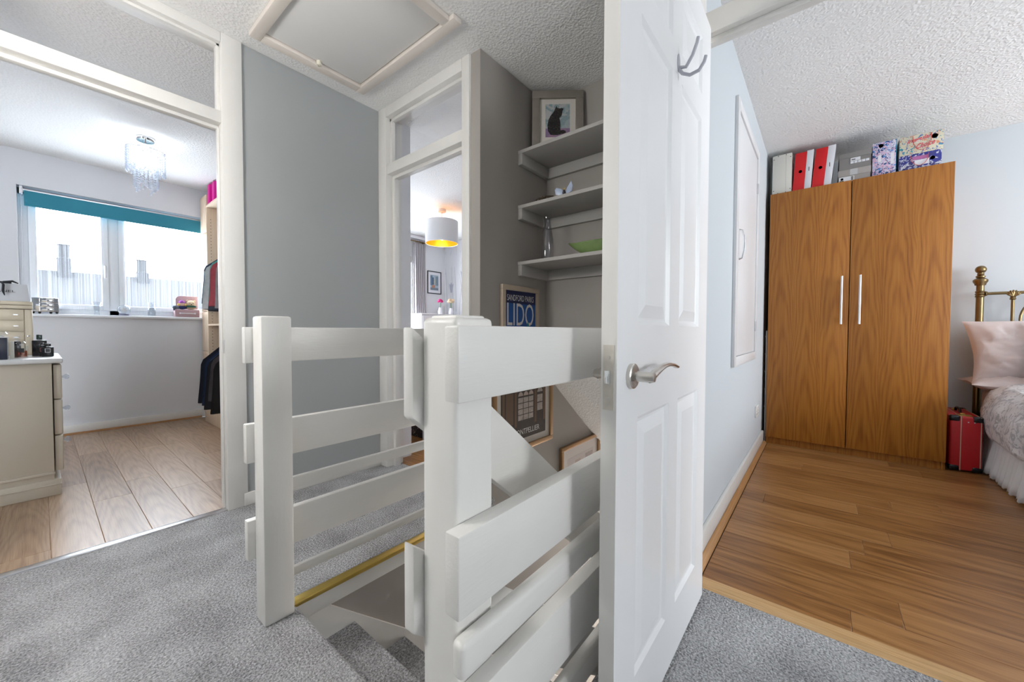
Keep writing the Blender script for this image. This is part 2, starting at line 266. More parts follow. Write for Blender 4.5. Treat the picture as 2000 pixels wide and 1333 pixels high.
# ------------------------------------------------------------------ mesh helpers
OFF = {}
class MB:
    def __init__(s): s.v = []; s.f = []
    def add(s, vs, fs):
        n = len(s.v); s.v += [Vector(p) for p in vs]; s.f += [tuple(i+n for i in f) for f in fs]; return s
    def box(s, x0, x1, y0, y1, z0, z1):
        x0, x1 = sorted((x0, x1)); y0, y1 = sorted((y0, y1)); z0, z1 = sorted((z0, z1))
        return s.add([(x0, y0, z0), (x1, y0, z0), (x1, y1, z0), (x0, y1, z0), (x0, y0, z1), (x1, y0, z1), (x1, y1, z1), (x0, y1, z1)],
                     [(0, 3, 2, 1), (4, 5, 6, 7), (0, 1, 5, 4), (1, 2, 6, 5), (2, 3, 7, 6), (3, 0, 4, 7)])
    def prism(s, pts, vec):
        """closed polygon pts extruded by vec"""
        n = len(pts); vec = Vector(vec); a = [Vector(p) for p in pts]
        return s.add(a+[p+vec for p in a], [tuple(range(n))[::-1], tuple(range(n, 2*n))]+[(i, (i+1) % n, n+(i+1) % n, n+i) for i in range(n)])
    def poly(s, pts): return s.add(pts, [tuple(range(len(pts)))])
    def tube(s, path, r, n=10, cap=True):
        path = [Vector(p) for p in path]; rs = r if isinstance(r, (list, tuple)) else [r]*len(path)
        base = len(s.v); prev = None
        for i, p in enumerate(path):
            t = (path[min(i+1, len(path)-1)]-path[max(i-1, 0)]).normalized()
            if prev is None:
                a = Vector((0, 0, 1)) if abs(t.z) < 0.9 else Vector((1, 0, 0)); x = t.cross(a).normalized()
            else: x = (prev-t*prev.dot(t)).normalized()
            prev = x; y = t.cross(x)
            for k in range(n): s.v.append(p+(x*math.cos(2*math.pi*k/n)+y*math.sin(2*math.pi*k/n))*rs[i])
        for i in range(len(path)-1):
            for k in range(n): s.f.append((base+i*n+k, base+i*n+(k+1) % n, base+(i+1)*n+(k+1) % n, base+(i+1)*n+k))
        if cap:
            s.f.append(tuple(base+k for k in range(n))[::-1]); e = base+(len(path)-1)*n; s.f.append(tuple(e+k for k in range(n)))
        return s
    def lathe(s, c, prof, n=24, axis='Z', sx=1, sy=1, caps=True):
        """prof: (radius, height) pairs turned about an axis through c"""
        c = Vector(c); base = len(s.v)
        for r, h in prof:
            for k in range(n):
                a = 2*math.pi*k/n; p = (r*math.cos(a)*sx, r*math.sin(a)*sy, h)
                if axis == 'Y': p = (p[0], h, p[1])
                if axis == 'X': p = (h, p[0], p[1])
                s.v.append(c+Vector(p))
        for i in range(len(prof)-1):
            for k in range(n): s.f.append((base+i*n+k, base+i*n+(k+1) % n, base+(i+1)*n+(k+1) % n, base+(i+1)*n+k))
        if caps and prof[0][0] > 1e-4: s.f.append(tuple(base+k for k in range(n))[::-1])
        if caps and prof[-1][0] > 1e-4: s.f.append(tuple(base+(len(prof)-1)*n+k for k in range(n)))
        return s
    def grid(s, nu, nv, fn, closed_u=False):
        base = len(s.v)
        for j in range(nv):
            for i in range(nu): s.v.append(Vector(fn(i/(nu if closed_u else nu-1), j/(nv-1))))
        for j in range(nv-1):
            for i in range(nu if closed_u else nu-1):
                i2 = (i+1) % nu; s.f.append((base+j*nu+i, base+j*nu+i2, base+(j+1)*nu+i2, base+(j+1)*nu+i))
        return s
    def xf(s, M): s.v = [M @ p for p in s.v]; return s
    def rotz(s, c, a): return s.xf(Matrix.Translation(c) @ Matrix.Rotation(a, 4, 'Z') @ Matrix.Translation(-Vector(c)))
    def mesh(s, name, off=None, bevel=0, seg=2, smooth=False, merge=False):
        me = bpy.data.meshes.new(name); o = off or Vector((0, 0, 0))
        me.from_pydata([tuple(p-o) for p in s.v], [], s.f); me.update()
        bm = bmesh.new(); bm.from_mesh(me)
        if merge or smooth: bmesh.ops.remove_doubles(bm, verts=bm.verts, dist=1e-5)
        bmesh.ops.recalc_face_normals(bm, faces=bm.faces)
        if bevel: bmesh.ops.bevel(bm, geom=bm.edges[:], offset=bevel, segments=seg, profile=0.5, affect='EDGES', clamp_overlap=True)
        bm.to_mesh(me); bm.free()
        if smooth or bevel:
            me.shade_smooth(); me.set_sharp_from_angle(angle=R(38))
        return me
    def build(s, name, mat, parent=None, bevel=0, seg=2, smooth=False, kind=None, label=None):
        off = OFF.get(parent.name) if parent else None
        me = s.mesh(name, off, bevel, seg, smooth)
        o = bpy.data.objects.new(name, me); C.objects.link(o); me.materials.append(mat)
        if parent: o.parent = parent; OFF[o.name] = off
        else: OFF[o.name] = Vector((0, 0, 0))
        if kind: o['kind'] = kind
        if label: o['label'] = label
        return o
def bx(*a): return MB().box(*a)
def thing(name, loc, label, cat, group=None, kind=None):
    e = bpy.data.objects.new(name, None); C.objects.link(e); e.location = loc; e.empty_display_size = 0.05
    OFF[e.name] = Vector(loc); e['label'] = label; e['category'] = cat
    if group: e['group'] = group
    if kind: e['kind'] = kind
    return e
def tag(o, label, cat, group=None, kind=None):
    o['label'] = label; o['category'] = cat
    if group: o['group'] = group
    if kind: o['kind'] = kind
    return o
def struct(name, mb, mat, label, cat, **k): return tag(mb.build(name, mat, **k), label, cat, kind='structure')
def text(name, s, o, ex, ey, w, h, mat, parent, shear=0.0, bold=0.0):
    """flat lettering fitted into the rectangle o + ex*w, ey*h"""
    cu = bpy.data.curves.new(name, 'FONT'); cu.body = s; cu.shear = shear; cu.offset = bold; cu.resolution_u = 3
    t = bpy.data.objects.new(name, cu); C.objects.link(t); bpy.context.view_layer.update()
    me = bpy.data.meshes.new_from_object(t.evaluated_get(bpy.context.evaluated_depsgraph_get()))
    bpy.data.objects.remove(t); me.name = name
    xs = [v.co.x for v in me.vertices]; ys = [v.co.y for v in me.vertices]
    x0, x1, y0, y1 = min(xs), max(xs), min(ys), max(ys); ex = Vector(ex).normalized(); ey = Vector(ey).normalized(); o = Vector(o); off = OFF[parent.name]
    for v in me.vertices: v.co = o+ex*((v.co.x-x0)/(x1-x0)*w)+ey*((v.co.y-y0)/(y1-y0)*h)-off
    me.materials.clear(); me.materials.append(mat)
    ob = bpy.data.objects.new(name, me); C.objects.link(ob); ob.parent = parent; OFF[ob.name] = off
    return ob

# ------------------------------------------------------------------ main dimensions
ZC = 2.441; Y1 = 2.39; XM = 1.50; YA = 1.437; XB = 2.135; YH = 0.385; XF = 4.44; YW = 5.212; YMW = 5.035; XW = 3.842

# ================================================================== THE SETTING
# landing carpet: an L round the stairwell, one continuous carpet
m = MB()
m.box(-1.2, 0.50, -3.6, Y1, -0.2, 0.0); m.box(0.50, XM+0.012, -3.6, 0.462, -0.2, 0.0); m.box(0.50, XM+0.10, 1.418, Y1, -0.05, 0.0)
prof = [(0.50, -0.2), (0.525, -0.2), (0.525, -0.05)]+[(0.520+0.022*math.cos(a), -0.024+0.024*math.sin(a)) for a in [R(q) for q in range(-70, 91, 20)]]+[(0.50, 0.0)]
m.prism([(x, 0.462, z) for x, z in prof], (0, 0.956, 0))
struct('floor', m, CARPET, 'grey twist pile carpet on the landing around the stairwell', 'carpet')
# stairs
st = thing('staircase', (0.54, 1.0, -0.2), 'grey carpeted staircase going down between the two banisters', 'stairs', kind='structure')
GO, RI = 0.230, 0.205
for i in range(1, 13):
    x, z = 0.535+GO*i, -RI*i
    p = [(x-GO-0.03, z-0.06), (x-GO-0.03, z), (x-0.004, z)]+[(x-0.018+0.024*math.cos(a), z-0.024+0.024*math.sin(a)) for a in [R(q) for q in range(80, -71, -25)]]+[(x-0.018, z-0.06), (x-0.018, z-RI-0.05), (x-GO-0.03, z-RI-0.05)]
    MB().prism([(a, 0.57, b) for a, b in p], (0, 0.84, 0)).build('carpet_tread', CARPET, st)
def slope(x): return -(x-0.535)*RI/GO
sp = [(0.56, -0.005), (3.3, slope(3.3)+0.045), (3.3, slope(3.3)-0.5), (0.56, -0.5)]
MB().prism([(a, 1.408, b) for a, b in [(0.56, 0.0), (0.60, -0.03), (3.3, slope(3.3)+0.045), (3.3, slope(3.3)-0.45), (0.56, -0.45)]], (0, 0.026, 0)).build('wall_string', WHITEWOOD, st)
MB().prism([(a, 0.545, b) for a, b in [(0.56, -0.06), (3.3, slope(3.3)+0.045), (3.3, slope(3.3)-0.45), (0.56, -0.45)]], (0, 0.026, 0)).build('outer_string', WHITEWOOD, st)
# landing edge over the stairwell
fe = thing('trim_1', (0.53, 1.40, -0.07), 'white landing edge board with brass carpet strip beside the stairs', 'edge trim', kind='structure')
bx(0.53, XM, 1.392, 1.418, -0.075, -0.012).build('edge_board', WHITEWOOD, fe, bevel=0.004)
bx(0.525, XM, 1.384, 1.424, -0.012, 0.004).build('brass_strip', GOLD, fe, bevel=0.003)
# stairwell walls
struct('wall_stairwell', bx(0.45, XM, 1.425, YA+0.06, -2.6, -0.05).box(XM, XM+0.1, YA, YA+0.07, -2.6, -0.02).box(XM+0.10, 4.5, YA, YA+0.07, -2.6, ZC), TAUPE, 'taupe grey wall running down the left side of the stairs', 'wall')
struct('wall_alcove', MB().box(XB, XB+0.06, 0.45, YA, 0.73, ZC), TAUPE, 'taupe grey back wall of the shelf alcove', 'wall')
struct('ceiling_stairs', MB().prism([(XB, 0.45, 0.73), (XB+0.06, 0.45, 0.73), (4.5, 0.45, -1.15), (4.5, 0.45, -1.25), (XB, 0.45, 0.66)], (0, YA-0.45, 0)), CEIL, 'white stippled sloping ceiling above the lower stairs', 'ceiling')
struct('wall_hall', bx(0.45, 4.5, 0.44, 0.53, -2.6, -0.2).box(4.5, 4.56, 0.4, 1.6, -2.6, 1.0).box(0.42, 0.48, 0.45, YA, -2.6, -0.21), TAUPE, 'taupe walls of the hall at the foot of the stairs', 'wall')
struct('floor', bx(0.3, 4.6, 0.4, 1.6, -2.7, -2.6), CARPET, 'grey carpet at the foot of the stairs', 'carpet')
# big walls
struct('wall_grey', bx(0.69, 1.60, Y1, Y1+0.10, 0, ZC), GREYWALL, 'grey painted wall between the two left doorways', 'wall')
struct('wall_left', bx(-1.3, -0.29, Y1, Y1+0.10, 0, ZC).box(-1.3, -1.2, -3.7, Y1, 0, ZC), GREYWALL, 'grey landing wall left of the dressing room doorway', 'wall')
struct('wall_pier', bx(XM, XM+0.10, YA, 1.507, -0.02, ZC), TAUPE, 'narrow taupe wall end beside the middle doorway', 'wall')
struct('wall_back', bx(-1.3, 1.6, -3.7, -3.6, 0, ZC), GREYWALL, 'grey landing wall with the assumed window behind the viewer', 'wall')  # solid wall; the window on it is assumed
struct('wall_right', bx(XM, XM+0.06, -3.6, -0.52, 0, ZC).box(XM, XM+0.06, 0.385, 0.45, 0, ZC).box(XM, 4.5, YH, 0.45, -0.2, ZC), BLUEWALL, 'pale blue white bedroom wall with the cupboard hatch', 'wall')
struct('wall_bedroom_far', bx(XF, XF+0.1, -3.3, 0.45, 0, ZC), BLUEWALL, 'pale blue wall behind the wardrobe and brass bed', 'wall')
struct('wall_bedroom_assumed_window', bx(1.56, XF, -3.3, -3.2, 0, ZC), BLUEWALL, 'pale blue bedroom wall with the assumed window out of view', 'wall')  # solid wall, its window assumed and never in view
WX0, WX1, WZ0, WZ1 = -0.10, 1.30, 1.075, 2.148
struct('wall_dressing', bx(-1.7, WX0, YW, YW+0.25, 0, ZC).box(WX1, 1.75, YW, YW+0.25, 0, ZC).box(WX0, WX1, YW, YW+0.25, 0, 1.05).box(WX0, WX1, YW, YW+0.25, WZ1, ZC), LILACWALL, 'pale lilac white wall around the dressing room window', 'wall')
struct('wall_dressing_side', bx(-1.75, -1.65, Y1, YW, 0, ZC).box(1.69, 1.75, Y1+0.1, YW, 0, ZC), LILACWALL, 'pale side walls of the dressing room', 'wall')
struct('wall_middle', bx(1.60, 1.75, Y1, Y1+0.10, 0, ZC).box(1.75, 2.2, YMW, YMW+0.1, 0, ZC).box(3.705, 4.5, YMW, YMW+0.1, 0, ZC).box(2.2, 3.705, YMW, YMW+0.1, 0, 0.75).box(2.2, 3.705, YMW, YMW+0.1, 2.115, ZC).box(1.6, 4.5, 1.507, 1.57, 0, ZC), CREAMWALL, 'white middle bedroom wall with the window and curtain', 'wall')
wp = struct('wall_papered', bx(4.39, 4.46, 1.57, YMW, 0, ZC), WALLPAPER, 'white wallpapered wall printed with tall grey irises', 'wall')
struct('ceiling', bx(-1.8, 4.6, -3.7, 5.5, ZC, ZC+0.1), CEIL, 'white stippled ceiling over the landing and rooms', 'ceiling')
tag(bx(3.5, 4.39, YMW-0.07, YMW, ZC-0.055, ZC).box(1.75, 3.5, YMW-0.07, YMW, ZC-0.055, ZC).build('trim_2', CREAMWALL, bevel=0.012), 'white coving above the curtain in the middle bedroom', 'coving', kind='structure')
for nm, x0, x1, y, z0, z1, lab in (('assumed_window_3', 2.13, 3.87, -3.2, 0.80, 2.10, 'assumed white window on the bedroom side wall out of view'), ('assumed_window_4', 0.30, 1.14, -3.6, 0.83, 2.07, 'assumed white landing window behind the viewer')):  # unseen window frames, added round the two assumed daylight sources
    w = thing(nm, ((x0+x1)/2, y, z0), lab, 'window', kind='structure')
    for a in ((x0, x0+0.05, z0, z1), (x1-0.05, x1, z0, z1), (x0, x1, z0, z0+0.05), (x0, x1, z1-0.05, z1)): bx(a[0], a[1], y, y+0.06, a[2], a[3]).build('frame_bar', UPVC, w, bevel=0.004)
# skirting
def skirt(name, mb, label, mat=WHITEWOOD): return struct(name, mb, mat, label, 'skirting', bevel=0.004)
skirt('baseboard_grey', bx(0.672, 1.50, Y1-0.016, Y1, 0, 0.068), 'low white skirting under the grey wall')
skirt('baseboard_dressing', bx(-1.65, 1.09, YW-0.018, YW, 0.016, 0.085), 'white skirting under the dressing room window')
skirt('baseboard_bedroom', bx(1.56, 3.84, YH-0.018, YH, 0, 0.105), 'white skirting along the hatch wall in the right bedroom')
skirt('trim_3', bx(-1.65, 1.09, YW-0.034, YW-0.001, 0, 0.016), 'thin oak bead under the dressing room skirting', QUADWOOD)
skirt('trim_4', MB().prism([(1.575, YH-0.018, 0), (1.575, YH-0.044, 0), (1.575, YH-0.038, 0.014), (1.575, YH-0.028, 0.023), (1.575, YH-0.018, 0.026)], (2.265, 0, 0)), 'oak quadrant bead along the bedroom hatch wall', QUADWOOD)

# plank floors: every board an object sharing a few meshes
def planks(root, mat, x0, x1, y0, y1, w, xs, lens=1.22, seed=1):
    q = random.Random(seed); cache = {}
    k = math.floor((x0-xs)/w); x = xs+k*w
    while x < x1:
        a, b = max(x, x0), min(x+w, x1); y = y0-q.uniform(0, lens)
        while y < y1:
            c, d = max(y, y0), min(y+lens, y1); y += lens
            if b-a < 0.02 or d-c < 0.02: continue
            key = (round(b-a, 4), round(d-c, 4))
            if key not in cache:
                me = bx(0, key[0], 0, key[1], -0.012, 0).mesh('plank', bevel=0.0018, seg=1); me.materials.append(mat); cache[key] = me
            o = bpy.data.objects.new('plank', cache[key]); C.objects.link(o); o.parent = root; o.location = Vector((a, c, 0))-OFF[root.name]
        x += w
def plank_floor(label, base, mat, *a, **k):
    f = tag(base.build('floor', SOFTBLACK), label, 'laminate floor', kind='structure'); planks(f, mat, *a, **k)
plank_floor('greyed oak laminate floor in the dressing room', bx(-1.7, 1.60, 2.42, YW, -0.2, -0.004), OAKFLOOR, -1.65, 1.60, 2.42, YW-0.034, 0.1525, 0.014, seed=5)
plank_floor('honey coloured laminate floor in the right bedroom', bx(1.57, XF, -3.2, YH, -0.2, -0.004), HONEYFLOOR, 1.582, XF, -3.2, YH-0.044, 0.1555, 1.549, seed=11)
plank_floor('honey laminate floor beyond the middle doorway', bx(1.60, 4.39, 1.57, YMW, -0.2, -0.004), HONEYFLOOR, 1.60, 4.39, 1.57, YMW, 0.1555, 1.62, seed=21)
tag(bx(-0.20, 0.60, 2.385, 2.425, -0.01, 0.007).build('trim_5', STEEL, bevel=0.003), 'silver threshold strip between landing carpet and oak floor', 'threshold', kind='structure')
tag(MB().prism([(1.512, -0.43, 0), (1.53, -0.43, 0.009), (1.570, -0.43, 0.009), (1.583, -0.43, 0)], (0, 0.775, 0)).build('trim_6', STRIPWOOD), 'pale oak threshold strip between landing carpet and bedroom floor', 'threshold', kind='structure')

# ------------------------------------------------------------------ doorways (frame, transom rail, fanlight glass)
# dressing room doorway in the plane Y1
d = thing('door_1', (0.2, Y1, 0), 'white doorway frame with glazed fanlight leading into the dressing room', 'doorway', kind='structure')
for a, b in ((0.600, 0.690), (-0.29, -0.200)):
    bx(a, b, Y1-0.012, Y1+0.100, 0, ZC).build('jamb', WHITEWOOD, d, bevel=0.003)
bx(0.590, 0.600, Y1+0.030, Y1+0.060, 0, 1.977).build('door_stop', WHITEWOOD, d, bevel=0.003)
bx(0.586, 0.600, Y1+0.012, Y1+0.05, 2.05, 2.40).build('glazing_bead', WHITEWOOD, d, bevel=0.002)
bx(-0.200, 0.600, Y1-0.004, Y1+0.104, 1.992, 2.052).build('transom_rail', WHITEWOOD, d, bevel=0.003)
bx(-0.200, 0.600, Y1+0.045, Y1+0.085, 1.975, 1.992).build('door_stop', WHITEWOOD, d, bevel=0.003)
bx(-0.200, 0.600, Y1-0.012, Y1+0.112, 2.392, ZC).build('head', WHITEWOOD, d, bevel=0.003)
bx(-0.200, 0.600, Y1+0.012, Y1+0.05, 2.378, 2.392).build('glazing_bead', WHITEWOOD, d, bevel=0.002)
bx(-0.200, 0.600, Y1+0.052, Y1+0.056, 2.052, 2.392).build('glass_pane', GLASS, d)
bx(0.598, 0.600, Y1+0.0, Y1+0.022, 0.82, 0.89).build('strike_plate', STEEL, d)
# middle doorway in the plane XM
d = thing('door_2', (XM, 1.93, 0), 'white doorway frame with glazed fanlight leading into the middle bedroom', 'doorway', kind='structure')
for a, b in ((2.300, Y1), (1.507, 1.567)):
    bx(XM-0.014, XM+0.115, a, b, 0, ZC).build('jamb', WHITEWOOD, d, bevel=0.004)
bx(XM+0.035, XM+0.075, 2.272, 2.300, 0, 1.975).build('door_stop', WHITEWOOD, d, bevel=0.003)
bx(XM+0.02, XM+0.05, 2.282, 2.300, 2.063, 2.372).build('glazing_bead', WHITEWOOD, d, bevel=0.003)
bx(XM-0.004, XM+0.10, 1.567, 2.300, 1.995, 2.063).build('transom_rail', WHITEWOOD, d, bevel=0.003)
bx(XM+0.035, XM+0.075, 1.567, 2.300, 1.972, 1.995).build('door_stop', WHITEWOOD, d, bevel=0.003)
bx(XM-0.014, XM+0.115, 1.567, 2.300, 2.372, ZC).build('head', WHITEWOOD, d, bevel=0.003)
bx(XM+0.02, XM+0.05, 1.567, 2.300, 2.352, 2.372).build('glazing_bead', WHITEWOOD, d, bevel=0.003)
bx(XM+0.052, XM+0.056, 1.567, 2.300, 2.063, 2.372).build('glass_pane', GLASS, d)
# right bedroom doorway in the plane XM
d = thing('door_3', (XM, -0.05, 0), 'white doorway frame with glazed fanlight leading into the right bedroom', 'doorway', kind='structure')
for a, b in ((0.352, 0.43), (-0.53, -0.432)):
    bx(XM-0.012, XM+0.072, a, b, 0, ZC).build('jamb', WHITEWOOD, d, bevel=0.003)
bx(XM-0.004, XM+0.066, -0.432, 0.352, 1.985, 2.062).build('transom_rail', WHITEWOOD, d, bevel=0.003)
bx(XM+0.02, XM+0.05, -0.432, 0.352, 1.965, 1.985).build('door_stop', WHITEWOOD, d, bevel=0.002)
bx(XM-0.012, XM+0.072, -0.432, 0.352, 2.392, ZC).build('head', WHITEWOOD, d, bevel=0.003)
bx(XM+0.03, XM+0.034, -0.432, 0.352, 2.062, 2.392).build('glass_pane', GLASS, d)

# ------------------------------------------------------------------ open bedroom door
DX0, DX1, DYF, DYB = 0.714, 1.458, 0.312, 0.345
d = thing('door_4', (DX1, 0.33, 0), 'open white six panel door with satin nickel lever handle and coat hook', 'door', kind='structure')
cols = [(0.824, 1.042), (1.128, 1.348)]; rows = [(0.165, 0.752), (0.955, 1.622), (1.700, 1.875)]
Z0, Z1 = 0.010, 1.972
m = bx(DX0, DX1, DYF+0.008, DYB-0.008, Z0, Z1)
for ya, yb in ((DYF, DYF+0.008), (DYB-0.008, DYB)):
    xs = [DX0, cols[0][0], cols[0][1], cols[1][0], cols[1][1], DX1]; zs = [Z0]+[q for r_ in rows for q in r_]+[Z1]
    for i in (0, 2, 4): m.box(xs[i], xs[i+1], ya, yb, Z0, Z1)
    for j in (0, 2, 4, 6):
        for i in (1, 3): m.box(xs[i], xs[i+1], ya, yb, zs[j], zs[j+1])
m.build('leaf', DOORPAINT, d)
bx(DX0-0.0012, DX0, DYF, DYB, Z0, Z1).build('door_edge', WHITEWOOD, d)
for (a, b) in cols:
    for (c, e) in rows:
        for s, y in ((-1, DYF), (1, DYB)):
            yy = y-s*0.008; i1, i2, i3 = 0.0, 0.016, 0.046
            m = MB()
            def ring(i, yv): return [(a+i, yv, c+i), (b-i, yv, c+i), (b-i, yv, e-i), (a+i, yv, e-i)]
            # ovolo edge, flat groove and raised field
            P_ = ring(0, y)+ring(i2*0.6, yy+s*0.0003)+ring(i2, yy+s*0.0003)+ring(i3, y-s*0.001)
            F_ = [(4*q+k, 4*q+(k+1) % 4, 4*(q+1)+(k+1) % 4, 4*(q+1)+k) for q in range(3) for k in range(4)]+[(12, 13, 14, 15)]
            m.add(P_, F_); m.build('panel', DOORPAINT, d)
bx(DX0-0.003, DX0-0.001, 0.317, 0.340, 0.783, 0.913).build('latch_plate', plain('painted_plate', (0.60, 0.56, 0.50), 0.45, noise_s=60, noise_amt=0.2), d)
bx(DX0-0.010, DX0-0.002, 0.3235, 0.334, 0.836, 0.862).build('latch_bolt', CHROME, d, bevel=0.001)
for z in (0.805, 0.888): MB().lathe((DX0-0.003, 0.3285, z), [(0.0, -0.0012), (0.004, -0.001), (0.004, 0.0)], 12, 'X').build('screw', NICKEL, d)
for s, y in ((-1, DYF), (1, DYB)):
    h = MB().lathe((0.785, y, 0.846), [(0.0265, 0), (0.0265, s*0.008), (0.024, s*0.010), (0.0, s*0.010)], 32, 'Y').build('handle_rose', NICKEL, d, smooth=True)
    path = []; rr = []
    m = MB().lathe((0.785, y, 0.846), [(0.0085, s*0.010), (0.0085, s*0.014), (0.0110, s*0.015), (0.0110, s*0.044), (0.0095, s*0.050), (0.0, s*0.051)], 24, 'Y')
    # flattened wave-shaped lever blade
    def lev(u, v, s=s, y=y):
        t = u; x = 0.782+0.184*t; z = 0.844+0.021*math.sin(math.pi*(t*0.82)); hw = 0.0095-0.002*t; th = 0.0055*(1-t)**2+0.0042
        ang = 2*math.pi*v; return (x, y+s*0.041+hw*math.cos(ang), z+th*math.sin(ang))
    m.grid(17, 13, lev); m.build('lever_handle', NICKEL, h, smooth=True)
hk = MB().lathe((1.088, DYF, 1.66), [(0.009, 0), (0.009, -0.003), (0.0, -0.004)], 14, 'Y', 1, 2.4)
hk.tube([(1.088, DYF-0.003, 1.645), (1.088, DYF-0.02, 1.640), (1.088, DYF-0.036, 1.664), (1.088, DYF-0.046, 1.690), (1.088, DYF-0.049, 1.704)], 0.0045, 8)
hk.tube([(1.088, DYF-0.003, 1.640), (1.088, DYF-0.012, 1.626), (1.088, DYF-0.030, 1.615), (1.088, DYF-0.052, 1.618), (1.088, DYF-0.064, 1.634), (1.088, DYF-0.068, 1.648)], 0.0045, 8)
hk.build('coat_hook', plain('grey_enamel_hook', (0.52, 0.52, 0.58), 0.35), d, smooth=True)
for z in (0.25, 1.72):
    MB().lathe((DX1+0.006, DYB+0.004, z), [(0.006, -0.05), (0.006, 0.05)], 10).build('hinge', NICKEL, d)

# added lamp, out of view to the left, to brighten landing and ceiling
LX, LY = -0.52, 1.55
lp = thing('added_globe_lamp', (LX, LY, ZC), 'added white globe lamp out of view that brightens the landing', 'pendant lamp')
MB().lathe((LX, LY, ZC), [(0.045, 0), (0.045, -0.025), (0, -0.03)], 20).build('ceiling_rose', PLASTIC, lp, smooth=True)
MB().tube([(LX, LY, ZC-0.02), (LX, LY, ZC-0.56)], 0.004, 8).build('flex', PLASTIC, lp)
MB().lathe((LX, LY, ZC-0.70), [(0.15*math.sin(R(a)), -0.15*math.cos(R(a))) for a in range(8, 173, 12)], 28).build('added_globe', plain('added_globe_glow', (0.9, 0.9, 0.88), 0.8, emit=(1.0, 0.97, 0.93), es=34), lp, smooth=True)

# ------------------------------------------------------------------ loft hatch in the ceiling
d = thing('loft_hatch', (1.0, 1.85, ZC), 'white loft hatch with timber frame set in the landing ceiling', 'loft hatch')
hx0, hx1, hy0, hy1 = 0.686, 1.306, 1.405, 2.261
for a in ((hx0, hx0+0.052, hy0, hy1), (hx1-0.052, hx1, hy0-0.03, hy1), ):
    bx(*a, ZC-0.026, ZC).build('frame_side', HATCHPAINT, d, bevel=0.004)
for a in ((hx0+0.052, hx1-0.052, hy0, hy0+0.052), (hx0+0.052, hx1-0.052, hy1-0.055, hy1)):
    bx(*a, ZC-0.026, ZC).build('frame_end', HATCHPAINT, d, bevel=0.004)
bx(hx0+0.056, hx1-0.056, hy0+0.056, hy1-0.059, ZC-0.008, ZC).build('panel', HATCHPANEL, d, bevel=0.002)
MB().lathe((1.003, 2.194, ZC-0.026), [(0.013, 0.02), (0.013, -0.006), (0.006, -0.008), (0.006, -0.003), (0, -0.003)], 18).build('catch', CREAMPLASTIC, d, smooth=True)

# ------------------------------------------------------------------ banisters
b = thing('banister', (0.474, 1.38, 0), 'white ranch style banister along the landing strip by the grey wall', 'banister')
bx(0.429, 0.519, 1.343, 1.420, 0, 0.985).build('newel_post', WHITEWOOD, b, bevel=0.008)
for z0, z1 in ((0.834, 0.950), (0.511, 0.638), (0.195, 0.324)):
    bx(0.408, XM, 1.420, 1.447, z0, z1).build('rail', RAILPAINT, b, bevel=0.003)
for z0, z1 in ((0.388, 0.429), (0.078, 0.110)):
    bx(0.519, XM, 1.422, 1.440, z0, z1).build('thin_rail', RAILPAINT, b, bevel=0.004)
b = thing('banister', (0.455, 0.48, 0), 'white ranch style banister in front of the open door with boards sloping downstairs', 'banister')
m = bx(0.410, 0.500, 0.445, 0.531, 0, 0.962); m.build('newel_post', WHITEWOOD, b, bevel=0.010, seg=3)
bx(0.421, 0.489, 0.456, 0.520, 0.958, 0.966).build('post_cap', WHITEWOOD, b, bevel=0.004)
for z0, z1 in ((0.832, 0.948), (0.502, 0.632), (0.232, 0.365)):
    bx(0.386, XM-0.013, 0.413, 0.445, z0, z1).build('rail', RAILPAINT, b, bevel=0.0035, seg=2)
for z0, z1 in ((0.395, 0.458), (0.105, 0.178)):
    bx(0.396, XM-0.013, 0.416, 0.444, z0, z1).build('thin_rail', RAILPAINT, b, bevel=0.012, seg=4)
def board(z): return [(0.392, z), (3.1, z-2.708*0.82), (3.1, z-2.708*0.82-0.155), (0.392, z-0.155)]
for z in (0.947, 0.575):
    MB().prism([(a, 0.531, c) for a, c in board(z)], (0, 0.028, 0)).build('sloping_board', RAILPAINT, b, bevel=0.004)
bx(3.06, 3.15, 0.445, 0.531, -2.6, -1.2).build('newel_post', WHITEWOOD, b, bevel=0.008)

# ------------------------------------------------------------------ alcove shelves and what stands on them
for i, (z, lab) in enumerate(((2.022, 'top grey alcove shelf carrying the cat picture'), (1.696, 'middle grey alcove shelf carrying the butterfly ornament'), (1.359, 'bottom grey alcove shelf carrying the green dish'))):
    s = thing('alcove_shelf', (1.98, 0.95, z-0.02), lab, 'shelf', 'alcove shelves above the stairs')
    bx(1.828, XB, 0.451, YA, z-0.020, z).build('shelf_board', SHELFPAINT, s, bevel=0.0015)
    bx(1.829, XB, YA-0.030, YA, z-0.085, z-0.020).build('side_batten', SHELFPAINT, s, bevel=0.002)
    bx(XB-0.024, XB, 0.451, YA-0.030, z-0.085, z-0.020).build('back_batten', SHELFPAINT, s, bevel=0.002)
class Plane:
    """a flat picture: origin at lower left, u right, v up, n towards the viewer"""
    def __init__(s, o, u, v): s.o = Vector(o); s.u = Vector(u).normalized(); s.v = Vector(v).normalized(); s.n = s.u.cross(s.v)
    def p(s, a, b, h=0.0): return s.o+s.u*a+s.v*b+s.n*h
    def rect(s, a0, a1, b0, b1, h): return [s.p(a0, b0, h), s.p(a1, b0, h), s.p(a1, b1, h), s.p(a0, b1, h)]
    def slab(s, a0, a1, b0, b1, h0, h1): return MB().prism(s.rect(a0, a1, b0, b1, h0), s.n*(h1-h0))
    def frame(s, W_, H_, w, d_, mat, root):
        for q in ((0, W_, 0, w), (0, W_, H_-w, H_), (0, w, w, H_-w), (W_-w, W_, w, H_-w)): s.slab(*q, 0, d_).build('frame_bar', mat, root, bevel=0.0025)
    def blob(s, pts, h): return MB().poly([s.p(a, b, h) for a, b in pts])
